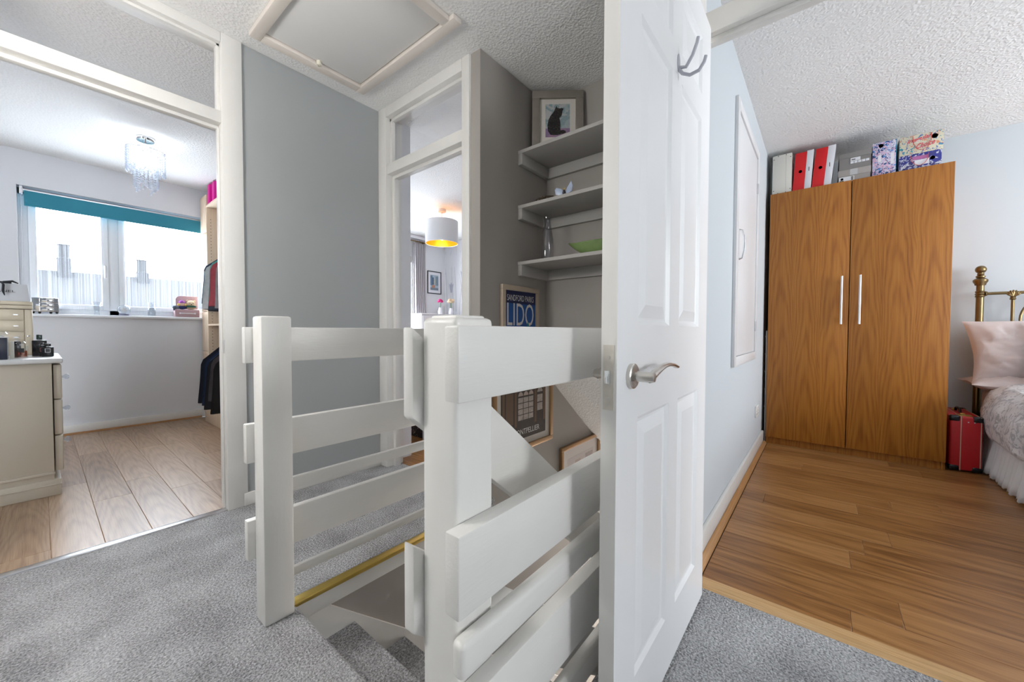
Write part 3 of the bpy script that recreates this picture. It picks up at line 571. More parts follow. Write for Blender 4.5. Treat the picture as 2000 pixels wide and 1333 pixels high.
# cat picture standing across the corner
PL = Vector((1.925, 1.405, 2.024)); PR = atX(1139, 270, 2.112); PR.z = 2.024
wv = (PR-PL); PW = wv.length; tilt = Vector((0.10*wv.normalized().y*-1*-1, 0, 0))
nrm = wv.normalized().cross(Vector((0, 0, 1))); pv = (Vector((0, 0, 1))-nrm*0.05).normalized()
p = Plane(PL, wv, pv); PH = 0.385
t = thing('framed_picture', tuple(PL), 'grey framed painting of a sitting tabby cat on the top alcove shelf', 'picture')
p.frame(PW, PH, 0.047, 0.026, GREYFRAME, t)
p.slab(0.03, PW-0.03, 0.03, PH-0.03, 0.002, 0.010).build('mount', MOUNT, t)
iu0, iu1, iv0, iv1 = 0.082, PW-0.082, 0.088, PH-0.078
p.slab(iu0, iu1, iv0, iv1, 0.010, 0.0112).build('painting', pattern('teal_wash', (0.24, 0.33, 0.36), [(0.36, 0.42, 0.44), (0.45, 0.46, 0.46)], 14, 0.5), t)
p.slab(iu0, iu1, iv0, iv0+(iv1-iv0)*0.31, 0.0112, 0.0118).build('painted_mat', pattern('mauve_wash', (0.25, 0.17, 0.30), [(0.32, 0.19, 0.30)], 16, 0.5), t)
cat = [(0.20, 0.13), (0.10, 0.24), (0.08, 0.40), (0.12, 0.55), (0.22, 0.68), (0.34, 0.78), (0.40, 0.87), (0.45, 0.95), (0.48, 0.89), (0.58, 0.87), (0.68, 0.88), (0.75, 0.86), (0.70, 0.80), (0.68, 0.70), (0.64, 0.64), (0.57, 0.60), (0.60, 0.52), (0.62, 0.40), (0.61, 0.30), (0.62, 0.25), (0.74, 0.26), (0.83, 0.23), (0.84, 0.18), (0.72, 0.15), (0.50, 0.12), (0.34, 0.11)]
p.blob([(iu0+a*(iu1-iu0), iv0+c*(iv1-iv0)) for a, c in cat], 0.0126).build('painted_cat', pattern('tabby_fur', (0.010, 0.009, 0.009), [(0.055, 0.045, 0.04), (0.004, 0.004, 0.004)], 45, 0.52, (1, 1, 2.2)), t)
p.slab(0.055, 0.145, 0.050, 0.100, 0.0128, 0.0135).build('caption_card', MOUNT, t)
# ornaments
tw = thing('dried_twigs', (1.90, 1.33, 1.696), 'small bundle of dried brown twigs on the middle shelf', 'dried plant')
q = random.Random(3)
for i in range(9):
    a = q.uniform(0, 6.28); r_ = q.uniform(0.03, 0.06); c = Vector((1.905, 1.29+q.uniform(-0.05, 0.03), 1.7)); pts = [c+Vector((r_*0.6*math.cos(a+k*0.8), r_*math.sin(a+k*0.8), 0.008+0.03*math.sin(k*0.8)*q.uniform(0.5, 1))) for k in range(5)]
    MB().tube(pts, 0.0035, 6).build('twig', plain('dried_brown%d' % i, (0.055, 0.038, 0.022), 0.9), tw, smooth=True)
bf = thing('butterfly_ornament', (1.86, 1.10, 1.696), 'blue and white butterfly ornament on the middle shelf', 'ornament')
bo = atX(1103, 372, 1.86); by = bo.y
FB = plain('pale_blue_glass', (0.42, 0.50, 0.66), 0.2); 
for s in (-1, 1):
    w_ = [(0, 0.012), (s*0.018, 0.040), (s*0.047, 0.068 if s < 0 else 0.050), (s*0.058, 0.040), (s*0.052, 0.012), (s*0.025, 0.004)]
    MB().prism([(1.86-abs(a)*0.25, by+a, 1.698+c) for a, c in w_], (0.004, 0, 0)).build('wing', FB, bf, bevel=0.001)
MB().tube([(1.855, by, 1.700), (1.853, by, 1.712), (1.852, by, 1.728)], [0.008, 0.010, 0.004], 10).build('body', plain('dark_bug', (0.03, 0.02, 0.03), 0.4), bf, smooth=True)
for s in (-1, 1): MB().tube([(1.852, by, 1.727), (1.850, by+s*0.008, 1.738)], 0.0015, 6).build('antenna', GOLD, bf)
vy = atX(1069, 470, 1.93).y
v = thing('glass_vase', (1.93, vy, 1.359), 'tall clear glass vase on the bottom shelf', 'vase')
MB().lathe((1.93, vy, 1.3595), [(0.030, 0.0), (0.036, 0.004), (0.041, 0.06), (0.036, 0.13), (0.024, 0.20), (0.020, 0.235), (0.024, 0.262), (0.021, 0.262), (0.017, 0.235), (0.021, 0.20), (0.033, 0.13), (0.037, 0.06), (0.032, 0.012), (0.0, 0.010)], 28).build('vase_body', glassmat('vase_glass', (0.93, 0.93, 0.95), 0.25, 0.05), v, smooth=True)
gd = thing('green_dish', (1.93, 0.90, 1.359), 'long pale green leaf shaped dish on the bottom shelf', 'dish')
GREEN = plain('celadon_glaze', (0.20, 0.30, 0.11), 0.25, noise_s=14, noise_amt=0.3)
gy0 = atX(1106, 470, 1.90).y; gl = 0.36; gc = gy0-gl/2
def dish(u, v_):
    a = 2*math.pi*u; k = 0.22+0.78*v_; px = 0.055*math.sin(a)*k; py = gl/2*math.cos(a)*k**0.8; tip = abs(math.cos(a))**6
    return (1.925+px, gc+py, 1.361+0.006+0.060*v_**1.7+0.016*tip*v_)
def dish2(u, v_):
    x, y, z = dish(u, v_); return (1.925+(x-1.925)*0.93, gc+(y-gc)*0.96, z+0.004)
m = MB().grid(40, 9, dish, True).grid(40, 9, dish2, True)
m.grid(40, 2, lambda u, w_: dish(u, 1.0) if w_ < 0.5 else dish2(u, 1.0), True); m.grid(40, 2, lambda u, w_: dish(u, 0.0) if w_ < 0.5 else (1.925, gc, 1.367), True)
m.build('bowl', GREEN, gd, smooth=True)
MB().lathe((1.925, gc, 1.3592), [(0.028, 0), (0.022, 0.010), (0, 0.010)], 20, sx=0.8, sy=2.0).build('foot', GREEN, gd, smooth=True)

# pictures on the stair wall (plane YA, facing -Y)
YP = YA-0.001
def stairpic(x0, z0, label):
    return Plane((x0, YP, z0), (1, 0, 0), (0, 0, 1)), thing('framed_picture', (x0, YP, z0), label, 'picture')
p, t = stairpic(1.665, 0.70, 'pale wood framed blue LIDO poster on the stair wall')
p.frame(0.365, 0.51, 0.030, 0.020, PALEWOODFRAME, t)
p.slab(0.025, 0.340, 0.025, 0.485, 0.001, 0.008).build('poster', plain('poster_blue', (0.010, 0.085, 0.33), 0.5, noise_s=4, noise_amt=0.2), t)
p.slab(0.030, 0.335, 0.405, 0.48, 0.008, 0.0086).build('navy_band', plain('poster_navy', (0.008, 0.012, 0.075), 0.5), t)
text('lettering', 'SANDFORD PARKS', p.p(0.052, 0.420, 0.0095), p.u, p.v, 0.262, 0.036, LETTERWHITE, t)
text('lettering', 'LIDO', p.p(0.052, 0.272, 0.0095), p.u, p.v, 0.262, 0.136, LETTERWHITE, t)
def printed(pl, name, pts, h, col, root): pl.blob(pts, h).build(name, plain(name+str(len(bpy.data.materials)), col, 0.6), root)
printed(p, 'swimmer_costume', [(0.235, 0.255), (0.252, 0.30), (0.262, 0.285), (0.268, 0.24), (0.250, 0.215)], 0.0105, (0.01, 0.22, 0.24), t)
printed(p, 'swimmer_body', [(0.16, 0.17), (0.20, 0.215), (0.235, 0.255), (0.250, 0.215), (0.215, 0.18), (0.19, 0.14)], 0.0103, (0.48, 0.30, 0.20), t)
printed(p, 'swimmer_head', [(0.185, 0.225), (0.20, 0.24), (0.215, 0.232), (0.212, 0.215), (0.195, 0.210)], 0.0107, (0.18, 0.03, 0.02), t)
printed(p, 'pool_water', [(0.03, 0.03), (0.335, 0.03), (0.335, 0.12), (0.20, 0.15), (0.03, 0.10)], 0.0089, (0.02, 0.30, 0.48), t)
p, t = stairpic(1.590, 0.205, 'gold framed shop front poster of MONTPELLIER on the stair wall')
p.frame(0.607, 0.48, 0.030, 0.020, GOLDFRAME, t)
p.slab(0.025, 0.582, 0.025, 0.455, 0.001, 0.007).build('mount', MOUNT, t)
DK = plain('shopfront_dark', (0.055, 0.040, 0.032), 0.6, noise_s=30, noise_amt=0.4)
p.slab(0.075, 0.532, 0.070, 0.42, 0.007, 0.0078).build('poster', DK, t)
BRN = plain('shopfront_brown', (0.15, 0.085, 0.05), 0.6); PAL = plain('shopfront_pale', (0.42, 0.36, 0.33), 0.6, noise_s=70, noise_amt=0.5)
for u in (0.085, 0.20, 0.405, 0.505): p.slab(u, u+0.022, 0.15, 0.40, 0.0078, 0.0086).build('pilaster', BRN, t)
p.slab(0.118, 0.188, 0.17, 0.36, 0.0078, 0.0084).build('shop_door', BRN, t)
for k in range(3): 
    for j in range(4): p.slab(0.236+k*0.054, 0.284+k*0.054, 0.185+j*0.036, 0.216+j*0.036, 0.0078, 0.0084).build('window_pane', PAL, t)
    c0 = 0.260+k*0.054; p.blob([(c0-0.024, 0.335)]+[(c0-0.024*math.cos(a), 0.335+0.026*math.sin(a)) for a in [R(18*i) for i in range(1, 10)]]+[(c0+0.024, 0.335)], 0.0086).build('fanlight', plain('fan%d' % k, (0.46, 0.37, 0.33), 0.6), t)
for j in range(2): p.slab(0.436, 0.496, 0.22+j*0.055, 0.268+j*0.055, 0.0078, 0.0084).build('window_pane', PAL, t)
p.blob([(0.436, 0.340)]+[(0.466-0.03*math.cos(a), 0.340+0.028*math.sin(a)) for a in [R(18*i) for i in range(1, 10)]]+[(0.496, 0.340)], 0.0086).build('fanlight', PAL, t)
text('lettering', 'MONTPELLIER', p.p(0.190, 0.095, 0.0088), p.u, p.v, 0.27, 0.034, LETTERWHITE, t)
p, t = stairpic(2.315, -0.42, 'gold framed pale street print lowest on the stair wall')
p.frame(0.60, 0.525, 0.028, 0.022, GOLDFRAME, t)
p.slab(0.023, 0.577, 0.023, 0.502, 0.001, 0.008).build('mount', plain('pale_mount', (0.62, 0.58, 0.56), 0.7), t)
p.slab(0.10, 0.50, 0.10, 0.42, 0.008, 0.0086).build('print', plain('pale_print', (0.55, 0.50, 0.49), 0.7), t)
for u0, u1, v1, c in ((0.12, 0.20, 0.36, (0.38, 0.30, 0.30)), (0.21, 0.29, 0.385, (0.45, 0.36, 0.33)), (0.30, 0.36, 0.34, (0.34, 0.30, 0.32)), (0.37, 0.49, 0.40, (0.40, 0.34, 0.34))):
    p.slab(u0, u1, 0.16, v1, 0.0086, 0.0092).build('printed_house', plain('printhouse%.2f' % u0, c, 0.7, noise_s=40, noise_amt=0.3), t)

# ================================================================== DRESSING ROOM (left)
w = thing('window_1', (0.6, YW+0.1, 1.07), 'white upvc casement window behind sheer curtains in the dressing room', 'window', kind='structure')
YF0, YF1 = YW+0.10, YW+0.16
bx(WX0, WX1, YW-0.030, YF1, 1.050, 1.077).build('sill', UPVC, w, bevel=0.008, seg=3)
for a in ((WX0, WX0+0.055, 1.077, WZ1), (WX1-0.055, WX1, 1.077, WZ1), (WX0, WX1, 1.077, 1.125), (WX0, WX1, WZ1-0.055, WZ1), (0.425, 0.495, 1.077, WZ1)):
    bx(a[0], a[1], YF0, YF1, a[2], a[3]).build('frame_bar', UPVC, w, bevel=0.004)
for x0, x1 in ((-0.045, 0.425), (0.495, 1.245)):
    for a in ((x0, x0+0.045, 1.125, 2.093), (x1-0.045, x1, 1.125, 2.093), (x0+0.045, x1-0.045, 1.125, 1.17), (x0+0.045, x1-0.045, 2.048, 2.093)):
        bx(a[0], a[1], YF0-0.018, YF0+0.02, a[2], a[3]).build('sash_bar', UPVC, w, bevel=0.005)
    bx(x0+0.045, x1-0.045, YF0+0.022, YF0+0.026, 1.17, 2.048).build('glass_pane', WINGLASS, w)
m = bx(0.395, 0.409, YF0-0.030, YF0-0.018, 1.50, 1.56); m.tube([(0.402, YF0-0.034, 1.545), (0.402, YF0-0.052, 1.54), (0.402, YF0-0.052, 1.43)], 0.007, 8); m.build('window_handle', STEEL, w)
for x0, x1, lab in ((-0.005, 0.39, 'sheer white string voile over the left window pane'), (0.515, 1.25, 'sheer white string voile over the right window pane')):
    def vo(u, v_, x0=x0, x1=x1): return (x0+(x1-x0)*u, YF0-0.045+0.004*math.sin(u*150)+0.002*math.sin(u*61), 1.10+0.98*v_)
    tag(MB().grid(140, 4, vo).build('voile_curtain', SHEER, smooth=True), lab, 'curtain', 'voiles at the dressing room window')
bl = thing('roller_blind', (0.6, YW+0.03, 2.1), 'rolled up teal roller blind at the top of the dressing room window', 'blind')
MB().tube([(-0.068, YW+0.04, 2.118), (1.27, YW+0.04, 2.118)], 0.019, 16).build('roller', STEEL, bl, smooth=True)
bx(-0.062, 1.26, YW+0.018, YW+0.022, 1.992, 2.112).build('fabric', BLIND, bl)
bx(-0.062, 1.26, YW+0.013, YW+0.026, 1.984, 1.999).build('hem_bar', BLIND, bl, bevel=0.003)
bx(-0.086, -0.068, YW+0.012, YW+0.07, 2.085, 2.146).build('bracket', WHITEMETAL, bl, bevel=0.002)
m = MB()
for s in (0.0, 0.012): m.tube([(-0.077, YW+0.028+s, 2.10), (-0.077, YW+0.028+s, 1.35)], 0.0018, 6)
m.build('pull_chain', STEEL, bl)
# neighbour's roof outside
nb = thing('neighbour_house', (2, 24, -2.5), 'neighbouring brick house roof with chimneys seen through the voile', 'house')
a_ = atY(69, 526, 24); zr = a_.z
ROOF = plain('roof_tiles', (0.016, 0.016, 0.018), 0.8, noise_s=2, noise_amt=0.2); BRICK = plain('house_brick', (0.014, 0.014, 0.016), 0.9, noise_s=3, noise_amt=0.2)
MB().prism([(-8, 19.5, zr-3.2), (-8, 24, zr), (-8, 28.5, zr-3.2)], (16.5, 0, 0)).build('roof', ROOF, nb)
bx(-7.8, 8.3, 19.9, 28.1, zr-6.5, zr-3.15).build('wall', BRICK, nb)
for px0, px1, py in ((111, 138, 506), (266, 288, 534)):
    A_ = atY(px0, py, 24); B_ = atY(px1, py, 24)
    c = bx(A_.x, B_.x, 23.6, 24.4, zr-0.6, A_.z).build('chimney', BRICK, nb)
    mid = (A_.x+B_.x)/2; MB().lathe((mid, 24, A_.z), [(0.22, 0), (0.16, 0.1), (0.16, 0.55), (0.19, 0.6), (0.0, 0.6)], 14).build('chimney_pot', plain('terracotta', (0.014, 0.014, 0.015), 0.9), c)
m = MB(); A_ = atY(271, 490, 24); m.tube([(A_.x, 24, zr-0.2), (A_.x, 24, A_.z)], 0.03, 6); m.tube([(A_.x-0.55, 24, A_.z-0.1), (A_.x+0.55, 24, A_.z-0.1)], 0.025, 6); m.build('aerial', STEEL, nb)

# chandelier: oval ring of crystal strands
cx, cy = 0.549, 4.14
ch = thing('crystal_chandelier', (cx, cy, ZC), 'lit crystal drop chandelier on the dressing room ceiling', 'chandelier')
MB().lathe((cx, cy, ZC-0.026), [(0.0, 0), (0.052, 0.0), (0.055, 0.004), (0.055, 0.026)], 28).build('ceiling_plate', CHROME, ch, smooth=True)
MB().tube([(cx, cy, ZC-0.02), (cx, cy, ZC-0.09)], 0.004, 8).build('stem', CHROME, ch)
ra, rb = 0.112, 0.085
m = MB().tube([(cx+ra*math.cos(a), cy+rb*math.sin(a), ZC-0.095) for a in [2*math.pi*i/40 for i in range(41)]], 0.004, 6, False)
for a in (0, R(60), R(120)): m.tube([(cx-ra*math.cos(a), cy-rb*math.sin(a), ZC-0.095), (cx+ra*math.cos(a), cy+rb*math.sin(a), ZC-0.095)], 0.003, 6)
m.build('ring', CHROME, ch, smooth=True)
q = random.Random(5)
def strand(x, y, z0, n, drop):
    m = MB(); z = z0
    for k in range(n):
        r_ = 0.0065; m.lathe((x, y, z), [(0, 0), (r_*0.8, -0.003), (r_, -0.008), (r_*0.8, -0.013), (0, -0.016)], 6); z -= 0.0185
    m.lathe((x, y, z), [(0, 0), (0.004, -0.004), (0.0075, -drop*0.8), (0.006, -drop), (0, -drop-0.002)], 6)
    return m
for i in range(30):
    a = 2*math.pi*i/30; strand(cx+ra*math.cos(a), cy+rb*math.sin(a), ZC-0.10, 7+(i % 2), 0.035).build('crystal_strand', DROPS, ch)
for i in range(18):
    a = 2*math.pi*i/18; strand(cx+0.068*math.cos(a), cy+0.052*math.sin(a), ZC-0.10, 12+(i*5 % 4), 0.045).build('crystal_strand', DROPS, ch)
for dx in (-0.045, 0.045):
    MB().lathe((cx+dx, cy, ZC-0.185), [(0, -0.03), (0.014, -0.02), (0.017, 0.0), (0.010, 0.028), (0.008, 0.05), (0, 0.05)], 14).build('bulb', COOLBULB, ch, smooth=True)
pl = bpy.data.lights.new('chandelier_lamp', 'POINT'); pl.energy = 1.8; pl.shadow_soft_size = 0.03; pl.color = (0.9, 0.95, 1.0)
po = bpy.data.objects.new('chandelier_lamp', pl); C.objects.link(po); po.location = (cx, cy, ZC-0.15)

# dresser
dr = thing('chest_of_drawers', (-0.2, 3.75, 0), 'champagne painted chest of drawers with glass knobs in the dressing room', 'chest of drawers')
dx0, dx1, dy0, dy1, dz = -0.42, 0.060, 3.372, 4.12, 0.778
bx(dx0, dx1-0.020, dy0, dy1, 0.0, dz-0.028).build('carcass', DRESSER, dr, bevel=0.003)
bx(dx0-0.01, dx1+0.022, dy0-0.022, dy1+0.02, dz-0.028, dz).build('top', DRESSTOP, dr, bevel=0.009, seg=3)
bx(dx0, dx1+0.004, dy0-0.012, dy1+0.01, 0.0, 0.092).build('plinth', DRESSER, dr, bevel=0.004)
bx(dx0, dx1+0.006, dy0-0.016, dy1+0.01, 0.058, 0.066).build('plinth_moulding', DRESSER, dr, bevel=0.003)
bx(dx0, dx1-0.016, dy0-0.006, dy1+0.005, 0.118, 0.135).build('plinth_moulding', DRESSER, dr, bevel=0.004)
for z0, z1 in ((0.135, 0.335), (0.340, 0.540), (0.545, 0.740)):
    f = bx(dx1-0.016, dx1+0.016, dy0+0.012, dy1-0.012, z0, z1).build('drawer', DRESSER, dr, bevel=0.006)
    for ky in (3.80,):
        MB().lathe((dx1+0.016, ky, (z0+z1)/2-0.005), [(0.008, 0), (0.005, 0.006), (0.007, 0.014), (0.017, 0.024), (0.018, 0.032), (0.012, 0.040), (0.0, 0.042)], 16, 'X').build('glass_knob', DROPS, f, smooth=True)
# jewellery cabinet and gift bag
jz = dz+0.001; jx0, jx1, jy0, jy1 = -0.33, -0.026, 3.88, 4.08
j = thing('jewellery_box', (-0.18, 3.98, jz), 'champagne mirrored jewellery cabinet standing on the chest of drawers', 'jewellery box')
bx(jx0, jx1, jy0+0.006, jy1, jz, jz+0.287).build('body', CHAMP, j, bevel=0.002)
for z0, z1 in ((0.290, 0.312), (0.314, 0.336)): bx(jx0-0.002, jx1+0.002, jy0, jy1, jz+z0, jz+z1).build('lid', CHAMP, j, bevel=0.002)
for k in range(4):
    f = bx(jx0+0.034, jx1-0.034, jy0-0.002, jy0+0.006, jz+0.010+k*0.070, jz+0.075+k*0.070).build('drawer', CHAMP, j, bevel=0.002)
    bx(-0.10, -0.082, jy0-0.008, jy0-0.002, jz+0.040+k*0.070, jz+0.046+k*0.070).build('handle', STEEL, f)
f = bx(jx1-0.030, jx1-0.001, jy0-0.002, jy0+0.006, jz+0.010, jz+0.285).build('side_door', CHAMP, j, bevel=0.002)
MB().lathe((jx1-0.018, jy0-0.002, jz+0.12), [(0.003, 0), (0.005, -0.006), (0, -0.008)], 10, 'Y').build('knob', STEEL, f)
gz = jz+0.3365
g = thing('gift_bag', (-0.18, 3.96, gz), 'pale grey gift bag with black ribbon bow on the jewellery cabinet', 'gift bag')
MB().add([(-0.34, 3.90, gz), (-0.032, 3.90, gz), (-0.032, 4.00, gz), (-0.34, 4.00, gz), (-0.335, 3.925, gz+0.118), (-0.044, 3.925, gz+0.108), (-0.044, 3.975, gz+0.108), (-0.335, 3.975, gz+0.118)],
         [(0, 3, 2, 1), (4, 5, 6, 7), (0, 1, 5, 4), (1, 2, 6, 5), (2, 3, 7, 6), (3, 0, 4, 7)]).build('bag', BAGPAPER, g, bevel=0.0015)
text('lettering', 'CHANEL', (-0.205, 3.9085, gz+0.056), (1, 0, 0), (0, 0.22, 1), 0.115, 0.0135, INK, g)
bx(-0.160, -0.104, 3.918, 3.982, gz+0.112, gz+0.122).build('ribbon', SOFTBLACK, g, bevel=0.003)
MB().tube([(-0.140, 3.918, gz+0.116), (-0.134, 3.905, gz+0.10), (-0.136, 3.897, gz+0.06), (-0.130, 3.893, gz+0.034)], [0.004, 0.006, 0.006, 0.002], 6).build('ribbon_tail', SOFTBLACK, g)
MB().tube([(-0.135, 3.92, gz+0.118), (-0.10, 3.915, gz+0.125), (-0.078, 3.92, gz+0.113)], [0.006, 0.007, 0.003], 6).build('ribbon_loop', SOFTBLACK, g)
# perfume things on the dresser
t = thing('perfume_box', (-0.15, 3.45, dz), 'dark navy perfume box at the front of the chest of drawers', 'box')
bx(-0.22, -0.111, 3.405, 3.485, dz+0.0005, dz+0.118).build('carton', NAVYBOX, t, bevel=0.001)
bx(-0.1108, -0.108, 3.410, 3.480, dz+0.004, dz+0.114).build('silver_side', MIRROR, t)
bx(-0.22, -0.108, 3.405, 3.485, dz+0.118, dz+0.122).build('lid', STEEL, t, bevel=0.001)
t = thing('perfume_box', (-0.098, 3.52, dz), 'slim cream perfume carton beside the navy box', 'box')
bx(-0.105, -0.091, 3.50, 3.55, dz+0.0005, dz+0.098).build('carton', CREAMCARD, t, bevel=0.001)
def bottle(name, label, x0, x1, y0, y1, h, mat, cap, capmat, labelmat=None, neck=0.006, liquid=None, lettering=None):
    t = thing(name, ((x0+x1)/2, (y0+y1)/2, dz), label, 'perfume bottle')
    cx_, cy_ = (x0+x1)/2, (y0+y1)/2; z = dz+0.0006
    bx(x0, x1, y0, y1, z, z+h).build('bottle', mat, t, bevel=0.003)
    if liquid: bx(x0+0.004, x1-0.004, y0+0.004, y1-0.004, z+0.005, z+h*0.55).build('liquid', liquid, t)
    MB().lathe((cx_, cy_, z+h), [(neck, 0), (neck, 0.006)], 12).build('neck', STEEL, t)
    cw, chh, kind = cap
    if kind == 'box': bx(cx_-cw, cx_+cw, cy_-cw*0.7, cy_+cw*0.7, z+h+0.005, z+h+0.005+chh).build('stopper', capmat, t, bevel=0.002)
    else: MB().lathe((cx_, cy_, z+h+0.004), [(0.004, 0), (cw, 0.006), (cw*1.05, chh*0.5), (cw*0.7, chh), (0, chh)], 10).build('stopper', capmat, t, smooth=False)
    if labelmat:
        f = bx(cx_-0.011, cx_+0.011, y0-0.0012, y0-0.0002, z+h*0.42, z+h*0.42+0.024).build('paper_label', labelmat[0], t)
        bx(cx_-0.009, cx_+0.009, y0-0.0016, y0-0.0012, z+h*0.42+0.002, z+h*0.42+0.022).build('label_print', labelmat[1], f)
    return t
bottle('perfume_bottle', 'square clear bottle of amber perfume with crystal stopper', -0.094, -0.043, 3.585, 3.615, 0.070, CRYSTAL, (0.018, 0.018, 'round'), CRYSTAL, (BLACK, BLACK), liquid=AMBER)
bottle('perfume_bottle', 'tall black perfume bottle with square dark green cap', -0.031, 0.028, 3.735, 3.775, 0.095, BLACK, (0.0115, 0.030, 'box'), plain('dark_green_cap', (0.012, 0.035, 0.03), 0.25))
bottle('perfume_bottle', 'short black perfume bottle with white square label', 0.006, 0.053, 3.625, 3.655, 0.056, BLACK, (0.013, 0.017, 'box'), BLACK, (WHITECARD, BLACK))
bottle('perfume_bottle', 'small black bottle with red edged label behind the short black one', -0.004, 0.026, 3.685, 3.715, 0.064, BLACK, (0.007, 0.010, 'box'), BLACK, (plain('red_label', (0.45, 0.1, 0.1), 0.5), BLACK))
bottle('perfume_bottle', 'crystal scent bottle with faceted stopper behind the amber perfume', -0.098, -0.070, 3.655, 3.680, 0.092, BLACK, (0.013, 0.024, 'round'), CRYSTAL)
t = bottle('perfume_bottle', 'tall flared glass scent bottle nearest the photo edge', -0.145, -0.118, 3.54, 3.565, 0.120, CRYSTAL, (0.019, 0.024, 'round'), CRYSTAL, liquid=plain('champagne_scent', (0.60, 0.50, 0.33), 0.3))

# window sill ornaments
SZ = 1.0775
t = thing('mirrored_trinket_chest', (0.05, 5.23, SZ), 'small mirrored chest of three drawers at the left of the sill', 'trinket chest')
bx(-0.040, 0.112, 5.200, 5.275, SZ+0.016, SZ+0.138).build('body', MIRROR, t, bevel=0.002)
for k in range(3):
    f = bx(0.003, 0.110, 5.193, 5.200, SZ+0.020+k*0.039, SZ+0.055+k*0.039).build('drawer', MIRROR, t, bevel=0.003)
    MB().lathe((0.056, 5.193, SZ+0.037+k*0.039), [(0.003, 0), (0.006, -0.006), (0.0, -0.011)], 10, 'Y').build('knob', CRYSTAL, f)
for x in (-0.030, 0.004, 0.066, 0.100): MB().lathe((x, 5.215, SZ), [(0.006, 0), (0.010, 0.016)], 8).build('foot', BLACK, t)
t = thing('cut_glass_tumbler', (0.336, 5.17+0.05, SZ), 'flared cut glass candle holder on the window sill', 'glass')
MB().lathe((0.338, 5.22, SZ), [(0.020, 0), (0.018, 0.01), (0.017, 0.03), (0.022, 0.06), (0.026, 0.09), (0.032, 0.12), (0.029, 0.12), (0.022, 0.09), (0.017, 0.06), (0.012, 0.035), (0, 0.03)], 12).build('glass_body', CRYSTAL, t)
t = thing('snow_globe', (0.515, 5.22, SZ), 'round snow globe with a white star on the window sill', 'snow globe')
MB().lathe((0.515, 5.22, SZ), [(0.036, 0), (0.036, 0.016), (0.032, 0.020), (0, 0.020)], 24).build('base', plain('slate_base', (0.20, 0.21, 0.30), 0.35), t, smooth=True)
MB().lathe((0.515, 5.22, SZ+0.058), [(0.030, -0.037), (0.042, -0.022), (0.047, 0.0), (0.041, 0.024), (0.026, 0.039), (0.0, 0.046)], 24).build('dome', CRYSTAL, t, smooth=True)
pts = [((0.030 if i % 2 == 0 else 0.013)*math.sin(i*math.pi/5), (0.030 if i % 2 == 0 else 0.013)*math.cos(i*math.pi/5)) for i in range(10)]
MB().prism([(0.515+a, 5.213, SZ+0.056+c) for a, c in pts], (0, 0.012, 0)).build('star', plain('silver_star', (0.75, 0.74, 0.72), 0.4), t, bevel=0.002)
t = thing('clear_jar', (0.71, 5.22, SZ), 'plain tall clear glass jar on the window sill', 'glass')
MB().lathe((0.712, 5.22, SZ), [(0.026, 0), (0.030, 0.004), (0.030, 0.07), (0.022, 0.085), (0.024, 0.135), (0.021, 0.135), (0.019, 0.088), (0.027, 0.07), (0.027, 0.008), (0, 0.006)], 20).build('glass_body', CRYSTAL, t, smooth=True)
PINKCASE = plain('dusty_pink_card', (0.48, 0.32, 0.34), 0.55)
t = thing('toy_suitcase', (0.98, 5.22, SZ), 'open dusty pink toy suitcase holding soft toys on the sill', 'suitcase')
bx(0.885, 1.085, 5.19, 5.27, SZ, SZ+0.078).build('case_base', PINKCASE, t, bevel=0.008, seg=3)
pr = [(0.905, 0.085)]+[(0.945+0.045*math.cos(a), 0.178+0.045*math.sin(a)) for a in [R(180-15*i) for i in range(7)]]+[(1.085, 0.223), (1.085, 0.085)]
MB().prism([(a, 5.262, SZ+c) for a, c in pr], (0, 0.016, 0)).build('case_lid', PINKCASE, t, bevel=0.003)
m = bx(0.925, 1.045, 5.187, 5.190, SZ+0.034, SZ+0.042); m.box(0.918, 0.930, 5.186, 5.190, SZ+0.030, SZ+0.046); m.box(1.040, 1.052, 5.186, 5.190, SZ+0.030, SZ+0.046); m.build('handle', WHITEMETAL, t)
def ball(c, r, sx=1, sy=1, sz=1, n=14): return MB().lathe((0, 0, 0), [(r*math.sin(math.pi*i/10), -r*math.cos(math.pi*i/10)) for i in range(11)], n).xf(Matrix.Translation(c) @ Matrix.Diagonal((sx, sy, sz, 1)))
t = thing('soft_toy', (1.015, 5.225, SZ+0.079), 'cream teddy with green scarf in the pink toy suitcase', 'soft toy')
FUR = plain('cream_plush', (0.66, 0.52, 0.36), 0.95, bump=0.5, bump_s=200)
ball((1.020, 5.225, SZ+0.140), 0.038).build('head', FUR, t, smooth=True); ball((1.020, 5.228, SZ+0.100), 0.034, 1.1, 0.8, 0.7).build('body', FUR, t, smooth=True)
for s in (-1, 1): ball((1.020+s*0.028, 5.228, SZ+0.170), 0.012, 1, 0.6, 1).build('ear', FUR, t, smooth=True)
for s in (-1, 1): ball((1.018+s*0.013, 5.188, SZ+0.146), 0.0035).build('eye', BLACK, t)
ball((1.018, 5.187, SZ+0.134), 0.005).build('nose', BLACK, t)
MB().tube([(1.022+0.034*math.cos(a), 5.222+0.028*math.sin(a), SZ+0.112) for a in [2*math.pi*i/16 for i in range(17)]], 0.010, 8, False).build('scarf', plain('green_scarf', (0.03, 0.13, 0.09), 0.9), t, smooth=True)
t = thing('soft_toy', (0.945, 5.225, SZ+0.079), 'rag doll with purple hat lying in the pink toy suitcase', 'soft toy')
ball((0.945, 5.218, SZ+0.132), 0.026).build('head', plain('doll_skin', (0.70, 0.48, 0.36), 0.9), t, smooth=True)
MB().lathe((0.945, 5.22, SZ+0.145), [(0.029, 0), (0.026, 0.014), (0.012, 0.028), (0, 0.032)], 14).build('hat', plain('purple_hat', (0.30, 0.08, 0.33), 0.9), t, smooth=True)
